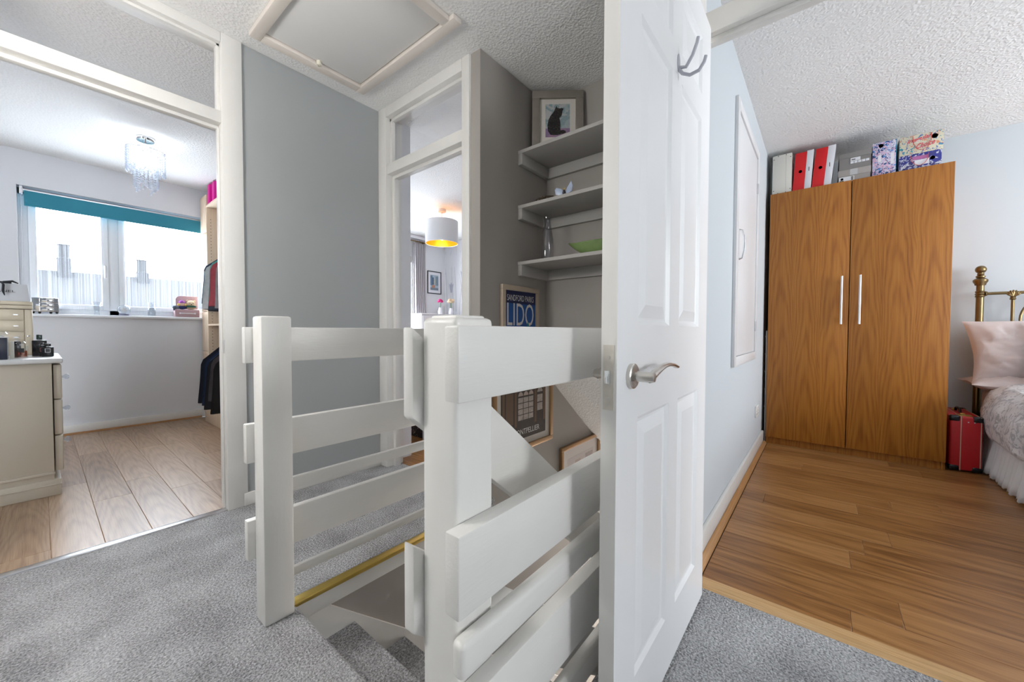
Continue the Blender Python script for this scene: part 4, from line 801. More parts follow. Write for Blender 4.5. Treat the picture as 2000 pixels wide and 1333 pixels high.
for s in (-1, 1): ball((0.945+s*0.026, 5.212, SZ+0.128), 0.013).build('hair', plain('yellow_wool%d' % s, (0.72, 0.52, 0.16), 0.95), t, smooth=True)
ball((0.945, 5.215, SZ+0.098), 0.030, 1.3, 0.8, 0.65).build('dress', plain('navy_dress', (0.02, 0.035, 0.12), 0.9), t, smooth=True)
t = thing('soft_toy', (0.895, 5.225, SZ+0.05), 'grey blue plush toy hanging over the pink suitcase edge', 'soft toy')
PL_ = plain('grey_blue_plush', (0.12, 0.15, 0.19), 0.95); ball((0.890, 5.21, SZ+0.098), 0.021, 1.1, 0.9, 1).build('head', PL_, t, smooth=True); ball((0.915, 5.215, SZ+0.095), 0.022, 1.2, 0.8, 0.7).build('body', PL_, t, smooth=True); ball((0.880, 5.205, SZ+0.080), 0.010, 0.9, 0.9, 1.6).build('arm', PL_, t, smooth=True)

# birch wardrobe units along the right of the dressing room
UX = 1.10; UX1 = 1.685
u = thing('tall_cabinet', (1.4, 5.06, 0), 'pale birch cabinet with stacked door panels beside the window', 'cabinet')
bx(UX+0.018, UX1, 4.968, YW-0.035, 0, 2.345).build('carcass', BIRCH, u, bevel=0.002)
PANELW = plain('frosted_white_panel', (0.70, 0.70, 0.73), 0.25)
zz = [0.10, 0.72, 1.135, 1.567, 1.95, 2.34]
for k in range(5):
    dmat = PANELW if k in (2, 3) else BIRCH
    f = bx(UX+0.002, UX+0.018, 4.955, YW-0.037, zz[k]+0.003, zz[k+1]-0.003).build('door_panel', BIRCH, u, bevel=0.002)
    bx(UX, UX+0.003, 4.985, YW-0.062, zz[k]+0.030, zz[k+1]-0.030).build('inset', dmat, f)
u = thing('open_wardrobe', (1.4, 4.4, 0), 'open birch wardrobe full of hanging clothes in the dressing room', 'wardrobe')
WY0 = 3.75
sd = bx(UX, UX1, 4.932, 4.950, 0.10, 2.20).build('side_panel', BIRCH, u, bevel=0.001)
me = MB().lathe((0, 0, 0), [(0.0035, -0.0012), (0.0035, 0.0012)], 8, 'Y').mesh('peg_hole'); me.materials.append(SOFTBLACK)
for xh in (UX+0.035, UX+0.36):
    for k in range(52):
        o = bpy.data.objects.new('peg_hole', me); C.objects.link(o); o.parent = sd; o.location = Vector((xh, 4.9315, 0.45+k*0.032))-OFF[u.name]
bx(UX, UX1, WY0, WY0+0.018, 0.10, 2.20).build('side_panel', BIRCH, u, bevel=0.001)
bx(UX1-0.012, UX1, WY0+0.018, 4.932, 0.10, 2.20).build('back_panel', BIRCH, u)
bx(UX, UX1, WY0, 4.950, 2.20, 2.222).build('top', BIRCH, u, bevel=0.001)
bx(UX, UX1, WY0+0.018, 4.932, 0.985, 1.003).build('shelf', BIRCH, u)
f = bx(UX-0.035, UX1, WY0, 4.950, 0.0, 0.145).build('base_drawer', BIRCH, u, bevel=0.002)
for z in (1.86, 0.955): MB().tube([(1.40, WY0+0.018, z), (1.40, 4.932, z)], 0.011, 10).build('clothes_rail', STEEL, u, smooth=True)
# garments, each one its own thing
def garment(y, ztop, zbot, xf_, xb, th, col, label, seed, grp, lean=0.0):
    q = random.Random(seed); mt = plain('cloth_%d' % seed, col, 0.92, noise_s=30, noise_amt=0.25, bump=0.3, bump_s=120)
    t = thing('hanging_garment', (1.40, y, zbot), label, 'clothing', grp)
    n = 15; ph = q.uniform(0, 6)
    def g(u_, v_):
        a = 2*math.pi*u_; k = v_; z = ztop+(zbot-ztop)*k
        sh = min(1.0, 0.28+1.9*k) if k < 0.38 else 1.0
        front = 1.40-(1.40-xf_)*sh*(0.90+0.10*k); back = 1.40+(xb-1.40)*sh
        cxm, hw = (front+back)/2, (back-front)/2
        tt = th*(0.45+0.75*k)*(1+0.25*math.sin(3*a+ph))
        return (cxm+hw*math.copysign(abs(math.cos(a))**0.7, math.cos(a)), y+lean*k+tt*math.sin(a)+0.010*math.sin(k*7+ph)+0.006*math.sin(a*5+k*4), z+0.008*math.sin(a*2+ph)*k)
    m = MB().grid(28, n, g, True); m.f.append(tuple(range(28))[::-1]); m.f.append(tuple(28*(n-1)+i for i in range(28)))
    m.build('cloth', mt, t, smooth=True)
    MB().tube([(1.40, y, ztop-0.01), (1.40, y, ztop+0.045), (1.402, y, ztop+0.062), (1.415, y, ztop+0.066), (1.424, y, ztop+0.055)], 0.0022, 6).build('hanger_hook', STEEL, t)
up_ = [((0.035, 0.055, 0.10), 'dark denim shirt nearest the peg hole panel on the upper rail', 1.20), ((0.055, 0.08, 0.13), 'slate blue top second on the upper rail', 1.16), ((0.62, 0.62, 0.63), 'white edged shirt on the upper rail', 1.14), ((0.05, 0.06, 0.085), 'charcoal jersey on the upper rail', 1.13), ((0.12, 0.45, 0.40), 'turquoise top on the upper rail', 1.22), ((0.42, 0.08, 0.10), 'dusty red shirt on the upper rail', 1.17), ((0.30, 0.28, 0.30), 'grey marl top on the upper rail', 1.15)]
for i, (c, lab, zb) in enumerate(up_): garment(4.84-0.072*i, 1.795-0.01*(i % 3), zb, UX-0.075-0.014*(i % 3), 1.66, 0.020, c, lab, 100+i, 'clothes on the upper rail', -0.03)
lo = [((0.010, 0.014, 0.028), 'near black jeans nearest the peg hole panel on the lower rail', 0.20), ((0.018, 0.032, 0.075), 'indigo jeans second on the lower rail', 0.18), ((0.045, 0.085, 0.17), 'mid blue denim skirt on the lower rail', 0.24), ((0.015, 0.017, 0.022), 'black trousers on the lower rail', 0.16), ((0.06, 0.06, 0.068), 'grey cardigan on the lower rail', 0.25), ((0.48, 0.045, 0.075), 'raspberry red cardigan on the lower rail', 0.19), ((0.01, 0.01, 0.012), 'long black dress on the lower rail', 0.15)]
for i, (c, lab, zb) in enumerate(lo): garment(4.86-0.074*i, 0.885-0.008*(i % 3), zb, UX-0.105+0.016*(i % 3), 1.66, 0.022, c, lab, 200+i, 'clothes on the lower rail', 0.02)
for x0, x1, y0, y1, h, mt, lab in ((1.112, 1.122+0.02, 4.86, 4.93, 0.205, MAGENTA, 'narrow magenta box file at the back on top of the open wardrobe'), (1.118, 1.205, 4.72, 4.80, 0.205, MAGENTA, 'magenta box file at the front on top of the open wardrobe'), (1.190, 1.36, 4.55, 4.68, 0.212, BLUEGREY, 'blue grey storage box on top of the open wardrobe')):
    t = thing('box_file', (x0, y0, 2.222), lab, 'box file'); bx(x0, x1, y0, y1, 2.2225, 2.2225+h).build('file_body', mt, t, bevel=0.002); bx(x0-0.001, x1+0.001, y0-0.001, y0+0.004, 2.226, 2.2225+h-0.004).build('spine', mt, t, bevel=0.001)

# ================================================================== MIDDLE BEDROOM
w = thing('window_2', (2.95, YMW, 0.75), 'bright white window beside the long curtain in the middle bedroom', 'window', kind='structure')
for a in ((2.2, 2.26, 0.75, 2.115), (3.645, 3.705, 0.75, 2.115), (2.2, 3.705, 0.75, 0.81), (2.2, 3.705, 2.055, 2.115), (2.92, 2.98, 0.81, 2.055)): bx(a[0], a[1], YMW+0.03, YMW+0.08, a[2], a[3]).build('frame_bar', UPVC, w, bevel=0.004)
for a in ((2.26, 2.92), (2.98, 3.645)): bx(a[0], a[1], YMW+0.052, YMW+0.056, 0.81, 2.055).build('glass_pane', GLASS, w)
bx(2.18, 3.70, YMW-0.02, YMW+0.03, 0.73, 0.75).build('sill', UPVC, w, bevel=0.005)
tag(bx(2.24, 3.700, YMW+0.003, YMW+0.010, 2.015, 2.112).build('roman_blind', plain('beige_blind', (0.62, 0.52, 0.45), 0.9)), 'raised beige blind across the top of the middle bedroom window', 'blind')
def vo2(u, v_): return (2.24+1.43*u, YMW+0.022+0.004*math.sin(u*170), 0.82+1.23*v_)
tag(MB().grid(160, 4, vo2).build('net_curtain', DENSE, smooth=True), 'dense white net curtain over the middle bedroom window', 'curtain')
cp = thing('curtain_pole', (3.0, YMW-0.06, 2.345), 'brass curtain pole with rings in the middle bedroom', 'curtain pole')
MB().tube([(2.05, YMW-0.06, 2.345), (3.98, YMW-0.06, 2.345)], 0.010, 10).build('pole', BRASS, cp, smooth=True)
ball((3.992, YMW-0.06, 2.345), 0.018).build('finial', BRASS, cp, smooth=True)
bx(3.90, 3.912, YMW-0.06, YMW, 2.335, 2.355).build('bracket', BRASS, cp)
for i in range(7):
    xr = 3.70+0.034*i; MB().tube([(xr, YMW-0.06+0.017*math.cos(a), 2.340+0.017*math.sin(a)) for a in [2*math.pi*k/14 for k in range(15)]], 0.0022, 5, False).build('ring', BRASS, cp)
def cur(u_, v_):
    fl = 1.0+0.45*(1-v_)**2; x = 3.815+(u_-0.5)*0.235*fl*0.95+0.01*math.sin(v_*5); dpt = (0.026+0.014*(1-v_))
    return (x, YMW-0.065+dpt*math.sin(u_*2*math.pi*6.5)+0.006*math.sin(u_*40+v_*3), 0.02+2.295*v_)
tag(MB().grid(110, 14, cur).build('long_curtain', CURTAIN, smooth=True), 'long mauve grey pleated curtain beside the middle bedroom window', 'curtain')
p = Plane((4.008, YMW-0.001, 1.556), (1, 0, 0), (0, 0, 1)); t = thing('framed_picture', (4.15, YMW, 1.556), 'small black framed city street print beside the curtain', 'picture')
p.frame(0.288, 0.372, 0.012, 0.016, SOFTBLACK, t); p.slab(0.010, 0.278, 0.010, 0.362, 0.001, 0.006).build('mount', WHITECARD, t)
p.slab(0.060, 0.228, 0.060, 0.312, 0.006, 0.0066).build('print', plain('city_sky', (0.40, 0.48, 0.55), 0.6), t)
for a0, a1, c0, c1, col in ((0.06, 0.105, 0.14, 0.30, (0.13, 0.20, 0.28)), (0.105, 0.13, 0.15, 0.27, (0.05, 0.10, 0.20)), (0.17, 0.228, 0.14, 0.29, (0.20, 0.27, 0.33)), (0.135, 0.165, 0.16, 0.24, (0.50, 0.46, 0.34)), (0.06, 0.228, 0.06, 0.10, (0.18, 0.22, 0.27)), (0.09, 0.16, 0.10, 0.145, (0.50, 0.23, 0.14))):
    p.slab(a0, a1, c0, c1, 0.0066, 0.0071).build('printed_shape', plain('city%d%d' % (a0*1000, c0*1000), col, 0.6, noise_s=60, noise_amt=0.3), t)
# irises on the wallpaper: printed stems lying flush on the paper
STEM = plain('wallpaper_ink', (0.60, 0.61, 0.63), 0.8); IRIS = plain('wallpaper_iris', (0.47, 0.49, 0.57), 0.8)
q = random.Random(12)
m = MB(); m2 = MB()
for i in range(16):
    y0 = 4.98-i*0.075; z0 = 1.2+q.uniform(-0.15, 0.2); hh = q.uniform(0.5, 0.95); bend = q.uniform(-0.12, 0.12)
    L_ = []; Rr = []
    for k in range(9):
        s_ = k/8; wd = 0.010*(1-s_)+0.003; yy = y0+bend*s_*s_; L_.append((4.3895, yy+wd, z0+hh*s_)); Rr.append((4.3895, yy-wd, z0+hh*s_))
    m.poly(L_+Rr[::-1])
    if i % 3 == 1:
        yy, zt = y0+bend, z0+hh; m2.poly([(4.3892, yy-0.02, zt-0.02), (4.3892, yy-0.055, zt+0.13), (4.3892, yy-0.02, zt+0.105), (4.3892, yy, zt+0.16), (4.3892, yy+0.025, zt+0.11), (4.3892, yy+0.055, zt+0.14), (4.3892, yy+0.02, zt-0.02)])
for mm, mt, nm in ((m, STEM, 'printed_stems'), (m2, IRIS, 'printed_irises')):
    o = mm.build(nm, mt, wp, kind='stuff')
# pendant
px, py_ = 3.162, 3.685
pd = thing('pendant_lamp', (px, py_, ZC), 'white drum pendant lamp with gold lining in the middle bedroom', 'pendant lamp')
MB().lathe((px, py_, ZC), [(0.052, 0), (0.052, -0.028), (0.045, -0.034), (0, -0.034)], 24).build('ceiling_rose', PLASTIC, pd, smooth=True)
MB().tube([(px, py_, ZC-0.03), (px, py_, ZC-0.33)], 0.004, 8).build('flex', PLASTIC, pd)
sr = 0.200; z0, z1 = 2.022, 2.292
MB().lathe((px, py_, 0), [(sr, z0), (sr, z1)], 48, caps=False).build('shade', SHADE, pd, smooth=True)
li = MB().lathe((px, py_, 0), [(sr-0.004, z0), (sr-0.004, z1)], 48, caps=False).build('gold_lining', GOLDLINING, pd, smooth=True)
MB().lathe((px, py_, z0), [(sr-0.005, 0), (sr+0.001, 0), (sr+0.001, 0.004), (sr-0.005, 0.004), (sr-0.005, 0)], 48, caps=False).build('rim', SHADE, pd, smooth=True)
m = MB()
for a in (0, R(120), R(240)): m.tube([(px, py_, z1-0.05), (px+sr*math.cos(a), py_+sr*math.sin(a), z1-0.01)], 0.002, 6)
m.lathe((px, py_, z1-0.10), [(0.018, 0), (0.020, 0.05), (0.010, 0.07), (0, 0.07)], 14); m.build('lampholder', PLASTIC, pd, smooth=True)
MB().lathe((px, py_, z1-0.20), [(0, -0.03), (0.02, -0.022), (0.030, 0.0), (0.026, 0.03), (0.014, 0.07), (0.013, 0.10)], 18).build('bulb', BULB, pd, smooth=True)
pl = bpy.data.lights.new('pendant_bulb', 'POINT'); pl.energy = 1.6; pl.shadow_soft_size = 0.03; pl.color = (1.0, 0.72, 0.38)
po = bpy.data.objects.new('pendant_bulb', pl); C.objects.link(po); po.location = (px, py_, z1-0.245)
# furniture glimpsed low beyond the doorway
ct = thing('white_cabinet', (3.9, 4.6, 0), 'white cabinet glimpsed beyond the banister in the middle bedroom', 'cabinet')
def cq(x, y): return atY(x, y, 4.40)
cA, cB = 3.42, 4.36
bx(cA, cB, 4.42, 4.80, 0.06, 1.17).build('carcass', WHITEMETAL, ct, bevel=0.003)
bx(cA-0.01, cB+0.01, 4.41, 4.82, 1.17, 1.192).build('top', WHITEMETAL, ct, bevel=0.004)
for x in (cA+0.005, cB-0.035): bx(x, x+0.03, 4.43, 4.79, 0, 0.06).build('foot', WHITEMETAL, ct)
for k in range(2): 
    f = bx(cA+0.01+k*0.465, cA+0.47+k*0.465, 4.405, 4.42, 0.08, 1.155).build('door', WHITEMETAL, ct, bevel=0.003)
    ball((cA+0.43+k*0.08, 4.395, 0.65), 0.012).build('knob', STEEL, f, smooth=True)
ft = atY(860, 588, 4.6)
t = thing('flower_ornament', (ft.x, 4.6, 1.192), 'bright pink flower ornament just above the newel post', 'ornament')
m = MB(); 
zf = ft.z
MB().tube([(ft.x, 4.6, 1.193), (ft.x+0.01, 4.6, zf-0.02)], 0.004, 6).build('stem', plain('stem_green', (0.05, 0.18, 0.05), 0.7), t)
for i in range(7):
    a = 2*math.pi*i/7; ball((ft.x+0.026*math.cos(a), 4.6+0.02*math.sin(a), zf+0.012*math.sin(a*2)), 0.022, 1, 1, 0.8, 10).build('petal', plain('pink_petal%d' % i, (0.68, 0.03, 0.20), 0.7), t, smooth=True)
MB().lathe((ft.x, 4.6, 1.1925), [(0.03, 0), (0.036, 0.05), (0.022, 0.10), (0.024, 0.11), (0.0, 0.10)], 16).build('pot', WHITEMETAL, t, smooth=True)
f2 = atY(881, 588, 4.6)
t = thing('flower_ornament', (f2.x, 4.6, 1.192), 'pale peach rose ornament just above the newel post', 'ornament')
for i in range(9):
    a = 2*math.pi*i/9; rr_ = 0.04 if i % 2 else 0.025; ball((f2.x+rr_*math.cos(a), 4.6+rr_*math.sin(a)*0.8, f2.z-0.012+0.01*(i % 3)), 0.03, 1, 1, 0.8, 10).build('petal', plain('peach_petal%d' % i, (0.72, 0.55, 0.36), 0.8), t, smooth=True)
MB().tube([(f2.x, 4.6, 1.193), (f2.x, 4.6, f2.z)], 0.005, 6).build('stem', plain('stem_green2', (0.05, 0.18, 0.05), 0.7), t)
MB().lathe((f2.x, 4.6, 1.1925), [(0.032, 0), (0.04, 0.05), (0.024, 0.10), (0.026, 0.11), (0.0, 0.10)], 16).build('pot', WHITEMETAL, t, smooth=True)
# white metal bed end and dark storage seen through the banister
be = thing('metal_bed_frame', (2.3, 3.0, 0), 'white metal bed frame glimpsed between the banister rails', 'bed')
for yb in (2.62, 3.05):
    MB().tube([(2.05, yb, 0), (2.05, yb, 0.78)], 0.014, 10).build('leg', WHITEMETAL, be, smooth=True)
for z in (0.76, 0.62, 0.40): MB().tube([(2.05, 2.62, z), (2.05, 3.9, z)], 0.011, 8).build('bar', WHITEMETAL, be, smooth=True)
bx(2.06, 3.1, 2.64, 3.9, 0.42, 0.58).build('mattress', LINEN, be, bevel=0.03, seg=3)
t = thing('storage_box', (2.3, 2.9, 0), 'dark patterned storage box under the white metal bed', 'box')
bx(2.08, 2.5, 2.66, 3.1, 0.001, 0.26).build('box_body', pattern('dark_floral', (0.012, 0.01, 0.014), [(0.30, 0.05, 0.08), (0.4, 0.35, 0.3)], 30, 0.6), t, bevel=0.004)
bx(2.075, 2.505, 2.655, 3.105, 0.26, 0.30).build('lid', SOFTBLACK, t, bevel=0.003)

# ================================================================== RIGHT BEDROOM
h = thing('cupboard_hatch', (2.82, YH, 0.74), 'white cupboard hatch door with curved handle set in the bedroom wall', 'cupboard door')
HX0, HX1, HZ0, HZ1 = 2.385, 3.27, 0.744, 2.215
for a in ((HX0, HX0+0.055, HZ0, HZ1), (HX1-0.055, HX1, HZ0, HZ1), (HX0+0.055, HX1-0.055, HZ1-0.055, HZ1), (HX0+0.055, HX1-0.055, HZ0, HZ0+0.055)):
    bx(a[0], a[1], YH-0.018, YH, a[2], a[3]).build('frame_bar', DOORPAINT, h, bevel=0.003)
dd = bx(HX0+0.058, HX1-0.058, YH-0.010, YH, HZ0+0.058, HZ1-0.058).build('hatch_door', DOORPAINT, h, bevel=0.002)
MB().tube([(2.515, YH-0.010, 1.355), (2.515, YH-0.024, 1.360), (2.515, YH-0.034, 1.40), (2.515, YH-0.036, 1.44), (2.515, YH-0.034, 1.48), (2.515, YH-0.024, 1.515), (2.515, YH-0.010, 1.520)], 0.006, 8).build('handle', CHROME, dd, smooth=True)
for z in (0.98, 1.95): MB().lathe((HX1-0.056, YH-0.016, z), [(0.006, -0.035), (0.006, 0.035)], 8).build('hinge', STEEL, dd)
so = thing('wall_socket', (3.49, YH, 0.29), 'white double wall socket low on the bedroom wall', 'socket')
bx(3.42, 3.566, YH-0.010, YH, 0.283, 0.369).build('face_plate', PLASTIC, so, bevel=0.003)
for x in (3.45, 3.535): bx(x-0.006, x+0.006, YH-0.013, YH-0.010, 0.345, 0.360).build('switch', PLASTIC, so)
for x in (3.458, 3.522):
    for dx, dz_ in ((0, 0.022), (-0.011, 0.0), (0.011, 0.0)): bx(x+dx-0.003, x+dx+0.003, YH-0.0106, YH-0.0098, 0.303+dz_, 0.311+dz_).build('pin_hole', SOFTBLACK, so)
# wardrobe
w = thing('wardrobe', (4.1, -0.16, 0), 'tall orange oak two door wardrobe with steel bar handles', 'wardrobe')
WT = 2.078
m = bx(XW+0.018, XF-0.01, 0.334, 0.352, 0, WT).box(XW+0.018, XF-0.01, -0.668, -0.650, 0, WT).box(XW+0.018, XF-0.01, -0.650, 0.334, WT-0.018, WT).box(XF-0.016, XF-0.01, -0.650, 0.334, 0.06, WT).box(XW+0.018, XF-0.01, -0.650, 0.334, 0.055, 0.073)
m.build('carcass', WARDROBE, w)
bx(XW+0.030, XW+0.046, -0.650, 0.334, 0, 0.055).build('plinth', WARDROBE, w)
for y0, y1, hy in ((-0.1525, 0.352, -0.110), (-0.668, -0.1575, -0.213)):
    f = bx(XW, XW+0.017, y0, y1, 0.058, WT).build('door', WARDROBE, w, bevel=0.0015)
    m = MB().tube([(XW-0.032, hy, 1.000), (XW-0.032, hy, 1.362)], 0.0075, 12)
    for z in (1.045, 1.317): m.tube([(XW, hy, z), (XW-0.032, hy, z)], 0.005, 8)
    m.build('bar_handle', STEEL, f, smooth=True)
# folded clothes airer pushed into the gap beside the wardrobe
t = thing('clothes_airer', (4.0, 0.366, 0), 'folded white clothes airer in the gap beside the wardrobe', 'clothes airer')
for x in (3.90, 4.25): MB().tube([(x, 0.364, 0.006), (x, 0.364, 0.95)], 0.006, 8).build('leg', WHITEMETAL, t, smooth=True)
for z in (0.30, 0.45, 0.60, 0.75, 0.90): MB().tube([(3.90, 0.372, z), (4.25, 0.372, z)], 0.004, 6).build('bar', WHITEMETAL, t, smooth=True)
# boxes along the top of the wardrobe
BT = WT+0.0008
def ybox(name, label, y1, y0, h, mat, cat='box', depth=0.25, lean=0.0, xfr=XW+0.03):
    t = thing(name, (xfr, (y0+y1)/2, BT), label, cat)
    def put(nm, a, b_, c, d_, e, f_, mt, par=None, bev=0.0, lab=None):
        mb = bx(xfr+a, xfr+b_, y0+c*(y1-y0), y0+d_*(y1-y0), BT+e*h, BT+f_*h)
        for v_ in mb.v: v_.y -= lean*(v_.z-BT)
        return mb.build(nm, mt, par or t, bevel=bev, label=lab)
    return t, put
t, put = ybox('storage_box', 'cream card storage box with studded corners on the wardrobe', 0.345, 0.212, 0.322, CREAMCARD)
put('box_body', 0, 0.30, 0, 1, 0, 1, CREAMCARD, bev=0.008); put('lid_seam', -0.0006, 0.0, 0.30, 0.31, 0.01, 0.99, GREYCARD2)
for c_, e_ in ((0.08, 0.10), (0.92, 0.10), (0.08, 0.90), (0.92, 0.90), (0.30, 0.03), (0.70, 0.03), (0.30, 0.97), (0.70, 0.97)):
    MB().lathe((XW+0.03, 0.212+c_*0.133, BT+e_*0.322), [(0.0035, 0), (0.002, -0.0018), (0, -0.002)], 8, 'X').build('stud', SOFTBLACK, t)
for i, (a, b_, c, lab) in enumerate(((0.207, 0.133, 0.090, 'first red and white box file next to the cream box'), (0.086, 0.012, -0.034, 'second red and white box file leaning towards the grey shoe boxes'))):
    t, put = ybox('box_file', lab, a, c, 0.305, RED, 'box file', lean=0.055 if i == 0 else 0.085)
    k = (b_-c)/(a-c)
    put('file_side', 0.0, 0.24, k, 1, 0, 0.985, RED, bev=0.0015); put('file_spine', 0.0, 0.24, 0, k-0.004, 0, 1.0, WHITECARD, bev=0.0015)
    yh = c+(k+1)/2*(a-c)-(0.055 if i == 0 else 0.085)*0.15-0.004
    MB().lathe((XW+0.03, yh, BT+0.150), [(0.0115, -0.0012), (0.0, -0.0012)], 20, 'X').build('finger_hole', BLACK, t)
    ys = c+k/2*(a-c)-(0.055 if i == 0 else 0.085)*0.15
    bx(XW+0.0288, XW+0.0296, ys-0.002, ys+0.002, BT+0.143, BT+0.175).build('printed_mark', INK, t)
t, put = ybox('shoe_box', 'taupe shoe box at the bottom of the stack on the wardrobe', -0.075, -0.260, 0.092, GREYCARD2, 'shoe box')
put('box_body', 0.004, 0.30, 0.015, 0.985, 0, 0.98, GREYCARD2); put('lid', 0, 0.305, 0, 1, 0.48, 1.0, GREYCARD2, bev=0.001)
f = put('size_label', -0.0008, 0.004, 0.50, 0.97, 0.02, 0.42, WHITECARD)
MB().lathe((XW+0.0292, -0.098, BT+0.024), [(0.009, -0.0006), (0.004, -0.0006)], 12, 'X').build('maker_mark', INK, f)
bx(XW+0.0286, XW+0.0291, -0.108, -0.085, BT+0.004, BT+0.013).build('barcode', INK, f); bx(XW+0.0286, XW+0.0291, -0.163, -0.150, BT+0.008, BT+0.036).build('barcode', GREYCARD, f)
put('lid_label', -0.0008, 0.0, 0.40, 0.63, 0.50, 0.98, plain('pale_label', (0.52, 0.52, 0.52), 0.5))
t, put = ybox('shoe_box', 'dark grey shoe box on top of the stack on the wardrobe', -0.078, -0.262, 0.118, GREYCARD, 'shoe box')
for c_ in t.children: pass
def put2(nm, a, b_, y0, y1, z0, z1, mt, par, bev=0): return bx(XW+0.03+a, XW+0.03+b_, y0, y1, BT+z0, BT+z1).build(nm, mt, par, bevel=bev)
t.location.z = BT+0.093; OFF[t.name] = Vector(t.location)
put2('box_body', 0.004, 0.30, -0.259, -0.081, 0.0935, 0.185, GREYCARD, t); put2('lid', 0, 0.305, -0.262, -0.078, 0.178, 0.213, GREYCARD, t, 0.001)
f = put2('size_label', -0.0006, 0.004, -0.200, -0.145, 0.150, 0.172, WHITECARD, t); bx(XW+0.0285, XW+0.0294, -0.172, -0.150, BT+0.156, BT+0.162).build('printed_mark', INK, f)
for k in range(5): put2('size_square', -0.0006, 0.004, -0.163-0.0215*k, -0.145-0.0215*k, 0.131, 0.147, WHITECARD, t)
t, put = ybox('shoe_box', 'upright blue and lilac graffiti print shoe box on the wardrobe', -0.266, -0.388, 0.242, GRAFFITI, 'shoe box')
put('box_body', 0, 0.29, 0, 1, 0, 1, GRAFFITI, bev=0.001); put('edge_strip', -0.0004, 0.2, -0.02, 0.0, 0, 1, plain('cyan_edge', (0.02, 0.33, 0.55), 0.5))
put('white_label', -0.0008, 0, 0.08, 0.22, 0.30, 0.62, WHITECARD); f = put('small_label', -0.0008, 0, 0.62, 0.76, 0.42, 0.62, WHITECARD)
MB().lathe((XW+0.03, -0.310, BT+0.215), [(0.013, -0.001), (0, -0.001)], 18, 'X').build('finger_hole', BLACK, t)
def strap(t, z0, z1, y0, y1):
    MB().tube([(XW+0.028, y0, z1), (XW+0.024, y0-0.004, (z0+z1)/2), (XW+0.022, y0-0.022, z0+0.012), (XW+0.022, (y0+y1)/2, z0), (XW+0.022, y1+0.018, z0+0.012), (XW+0.024, y1+0.003, (z0+z1)/2), (XW+0.028, y1, z1)], 0.0018, 6).build('cord_handle', plain('coral_cord%d' % int(z0*1000), (0.62, 0.10, 0.08), 0.6), t, smooth=True)
t, put = ybox('shoe_box', 'navy and white illustrated shoe box under the cream floral one', -0.405, -0.610, 0.108, NAVYPRINT, 'shoe box')
put('box_body', 0, 0.30, 0, 1, 0, 1, NAVYPRINT, bev=0.001)
put('white_label', -0.0008, 0, 0.28, 0.62, 0.25, 0.58, WHITECARD); put('pink_print', -0.0012, -0.0008, 0.30, 0.68, 0.60, 0.82, plain('pink_ink', (0.50, 0.16, 0.38), 0.5))
MB().lathe((XW+0.03, -0.568, BT+0.060), [(0.0125, -0.001), (0, -0.001)], 18, 'X').build('finger_hole', BLACK, t)
strap(t, BT+0.02, BT+0.10, -0.462, -0.548)
t, put = ybox('shoe_box', 'cream floral Irregular Choice shoe box on top at the wardrobe end', -0.405, -0.616, 0.130, FLORALBOX, 'shoe box')
t['label'] = 'cream floral shoe box with red script lettering topmost at the wardrobe end'
t.location.z = BT+0.109; OFF[t.name] = Vector(t.location)
put2('box_body', 0, 0.30, -0.616, -0.405, 0.1088, 0.238, FLORALBOX, t, 0.001)
CORAL = plain('coral_script', (0.72, 0.08, 0.10), 0.5); SCRIPTW = plain('script_white', (0.80, 0.74, 0.66), 0.5)
for bold_, mt, hx, gr in ((0.05, SCRIPTW, 0.0293, 0.003), (0.022, CORAL, 0.0286, 0.0)):
    ey_ = (0, -0.10, 1); ex_ = (0, -1, 0.16)
    text('script_lettering', 'Irregular', (XW+hx, -0.440+gr, BT+0.176-gr), ex_, ey_, 0.122+2*gr, 0.038+2*gr, mt, t, 0.3, bold_)
    text('script_lettering', 'Choice', (XW+hx, -0.486+gr, BT+0.138-gr), ex_, ey_, 0.092+2*gr, 0.036+2*gr, mt, t, 0.3, bold_)
MB().lathe((XW+0.03, -0.575, BT+0.205), [(0.016, -0.0006), (0, -0.0006)], 18, 'X').build('teal_disc', plain('teal_ink', (0.02, 0.30, 0.36), 0.5), t); MB().lathe((XW+0.03, -0.575, BT+0.205), [(0.009, -0.001), (0, -0.001)], 18, 'X').build('finger_hole', BLACK, t)
strap(t, BT+0.125, BT+0.232, -0.470, -0.560)
# red suitcase
c = thing('suitcase', (4.1, -0.79, 0), 'red vinyl suitcase with black corners between wardrobe and bed', 'suitcase')
sx0, sx1, sy0, sy1, sz1 = 3.885, 4.33, -0.838, -0.690, 0.375
bx(sx0, sx1, sy0, sy1, 0.012, sz1).build('case_body', REDCASE, c, bevel=0.012, seg=3)
for y in (sy1-0.050, sy0+0.010):
    m = bx(sx0-0.0015, sx1+0.0015, y-0.002, y+0.002, 0.010, sz1+0.0015); m.build('stitched_band', plain('cream_stitch%d' % int(-y*1000), (0.55, 0.45, 0.33), 0.6), c)
for y in (sy1, sy0):
    s = 1 if y == sy1 else -1
    for z, zs in ((0.006, 1), (sz1+0.004, -1)):
        for x, xs in ((sx0-0.004, 1), (sx1+0.004, -1)):
            bx(x, x+xs*0.045, y+s*0.004, y-s*0.048, z, z+zs*0.040).build('corner_cap', BLACK, c, bevel=0.012, seg=3)
for x in (4.0, 4.22): bx(x-0.012, x+0.012, -0.775, -0.755, sz1, sz1+0.008).build('clasp', GOLD, c, bevel=0.002)
MB().tube([(4.05, -0.765, sz1), (4.055, -0.765, sz1+0.022), (4.08, -0.765, sz1+0.030), (4.14, -0.765, sz1+0.030), (4.165, -0.765, sz1+0.022), (4.17, -0.765, sz1)], 0.007, 8).build('handle', BLACK, c, smooth=True)
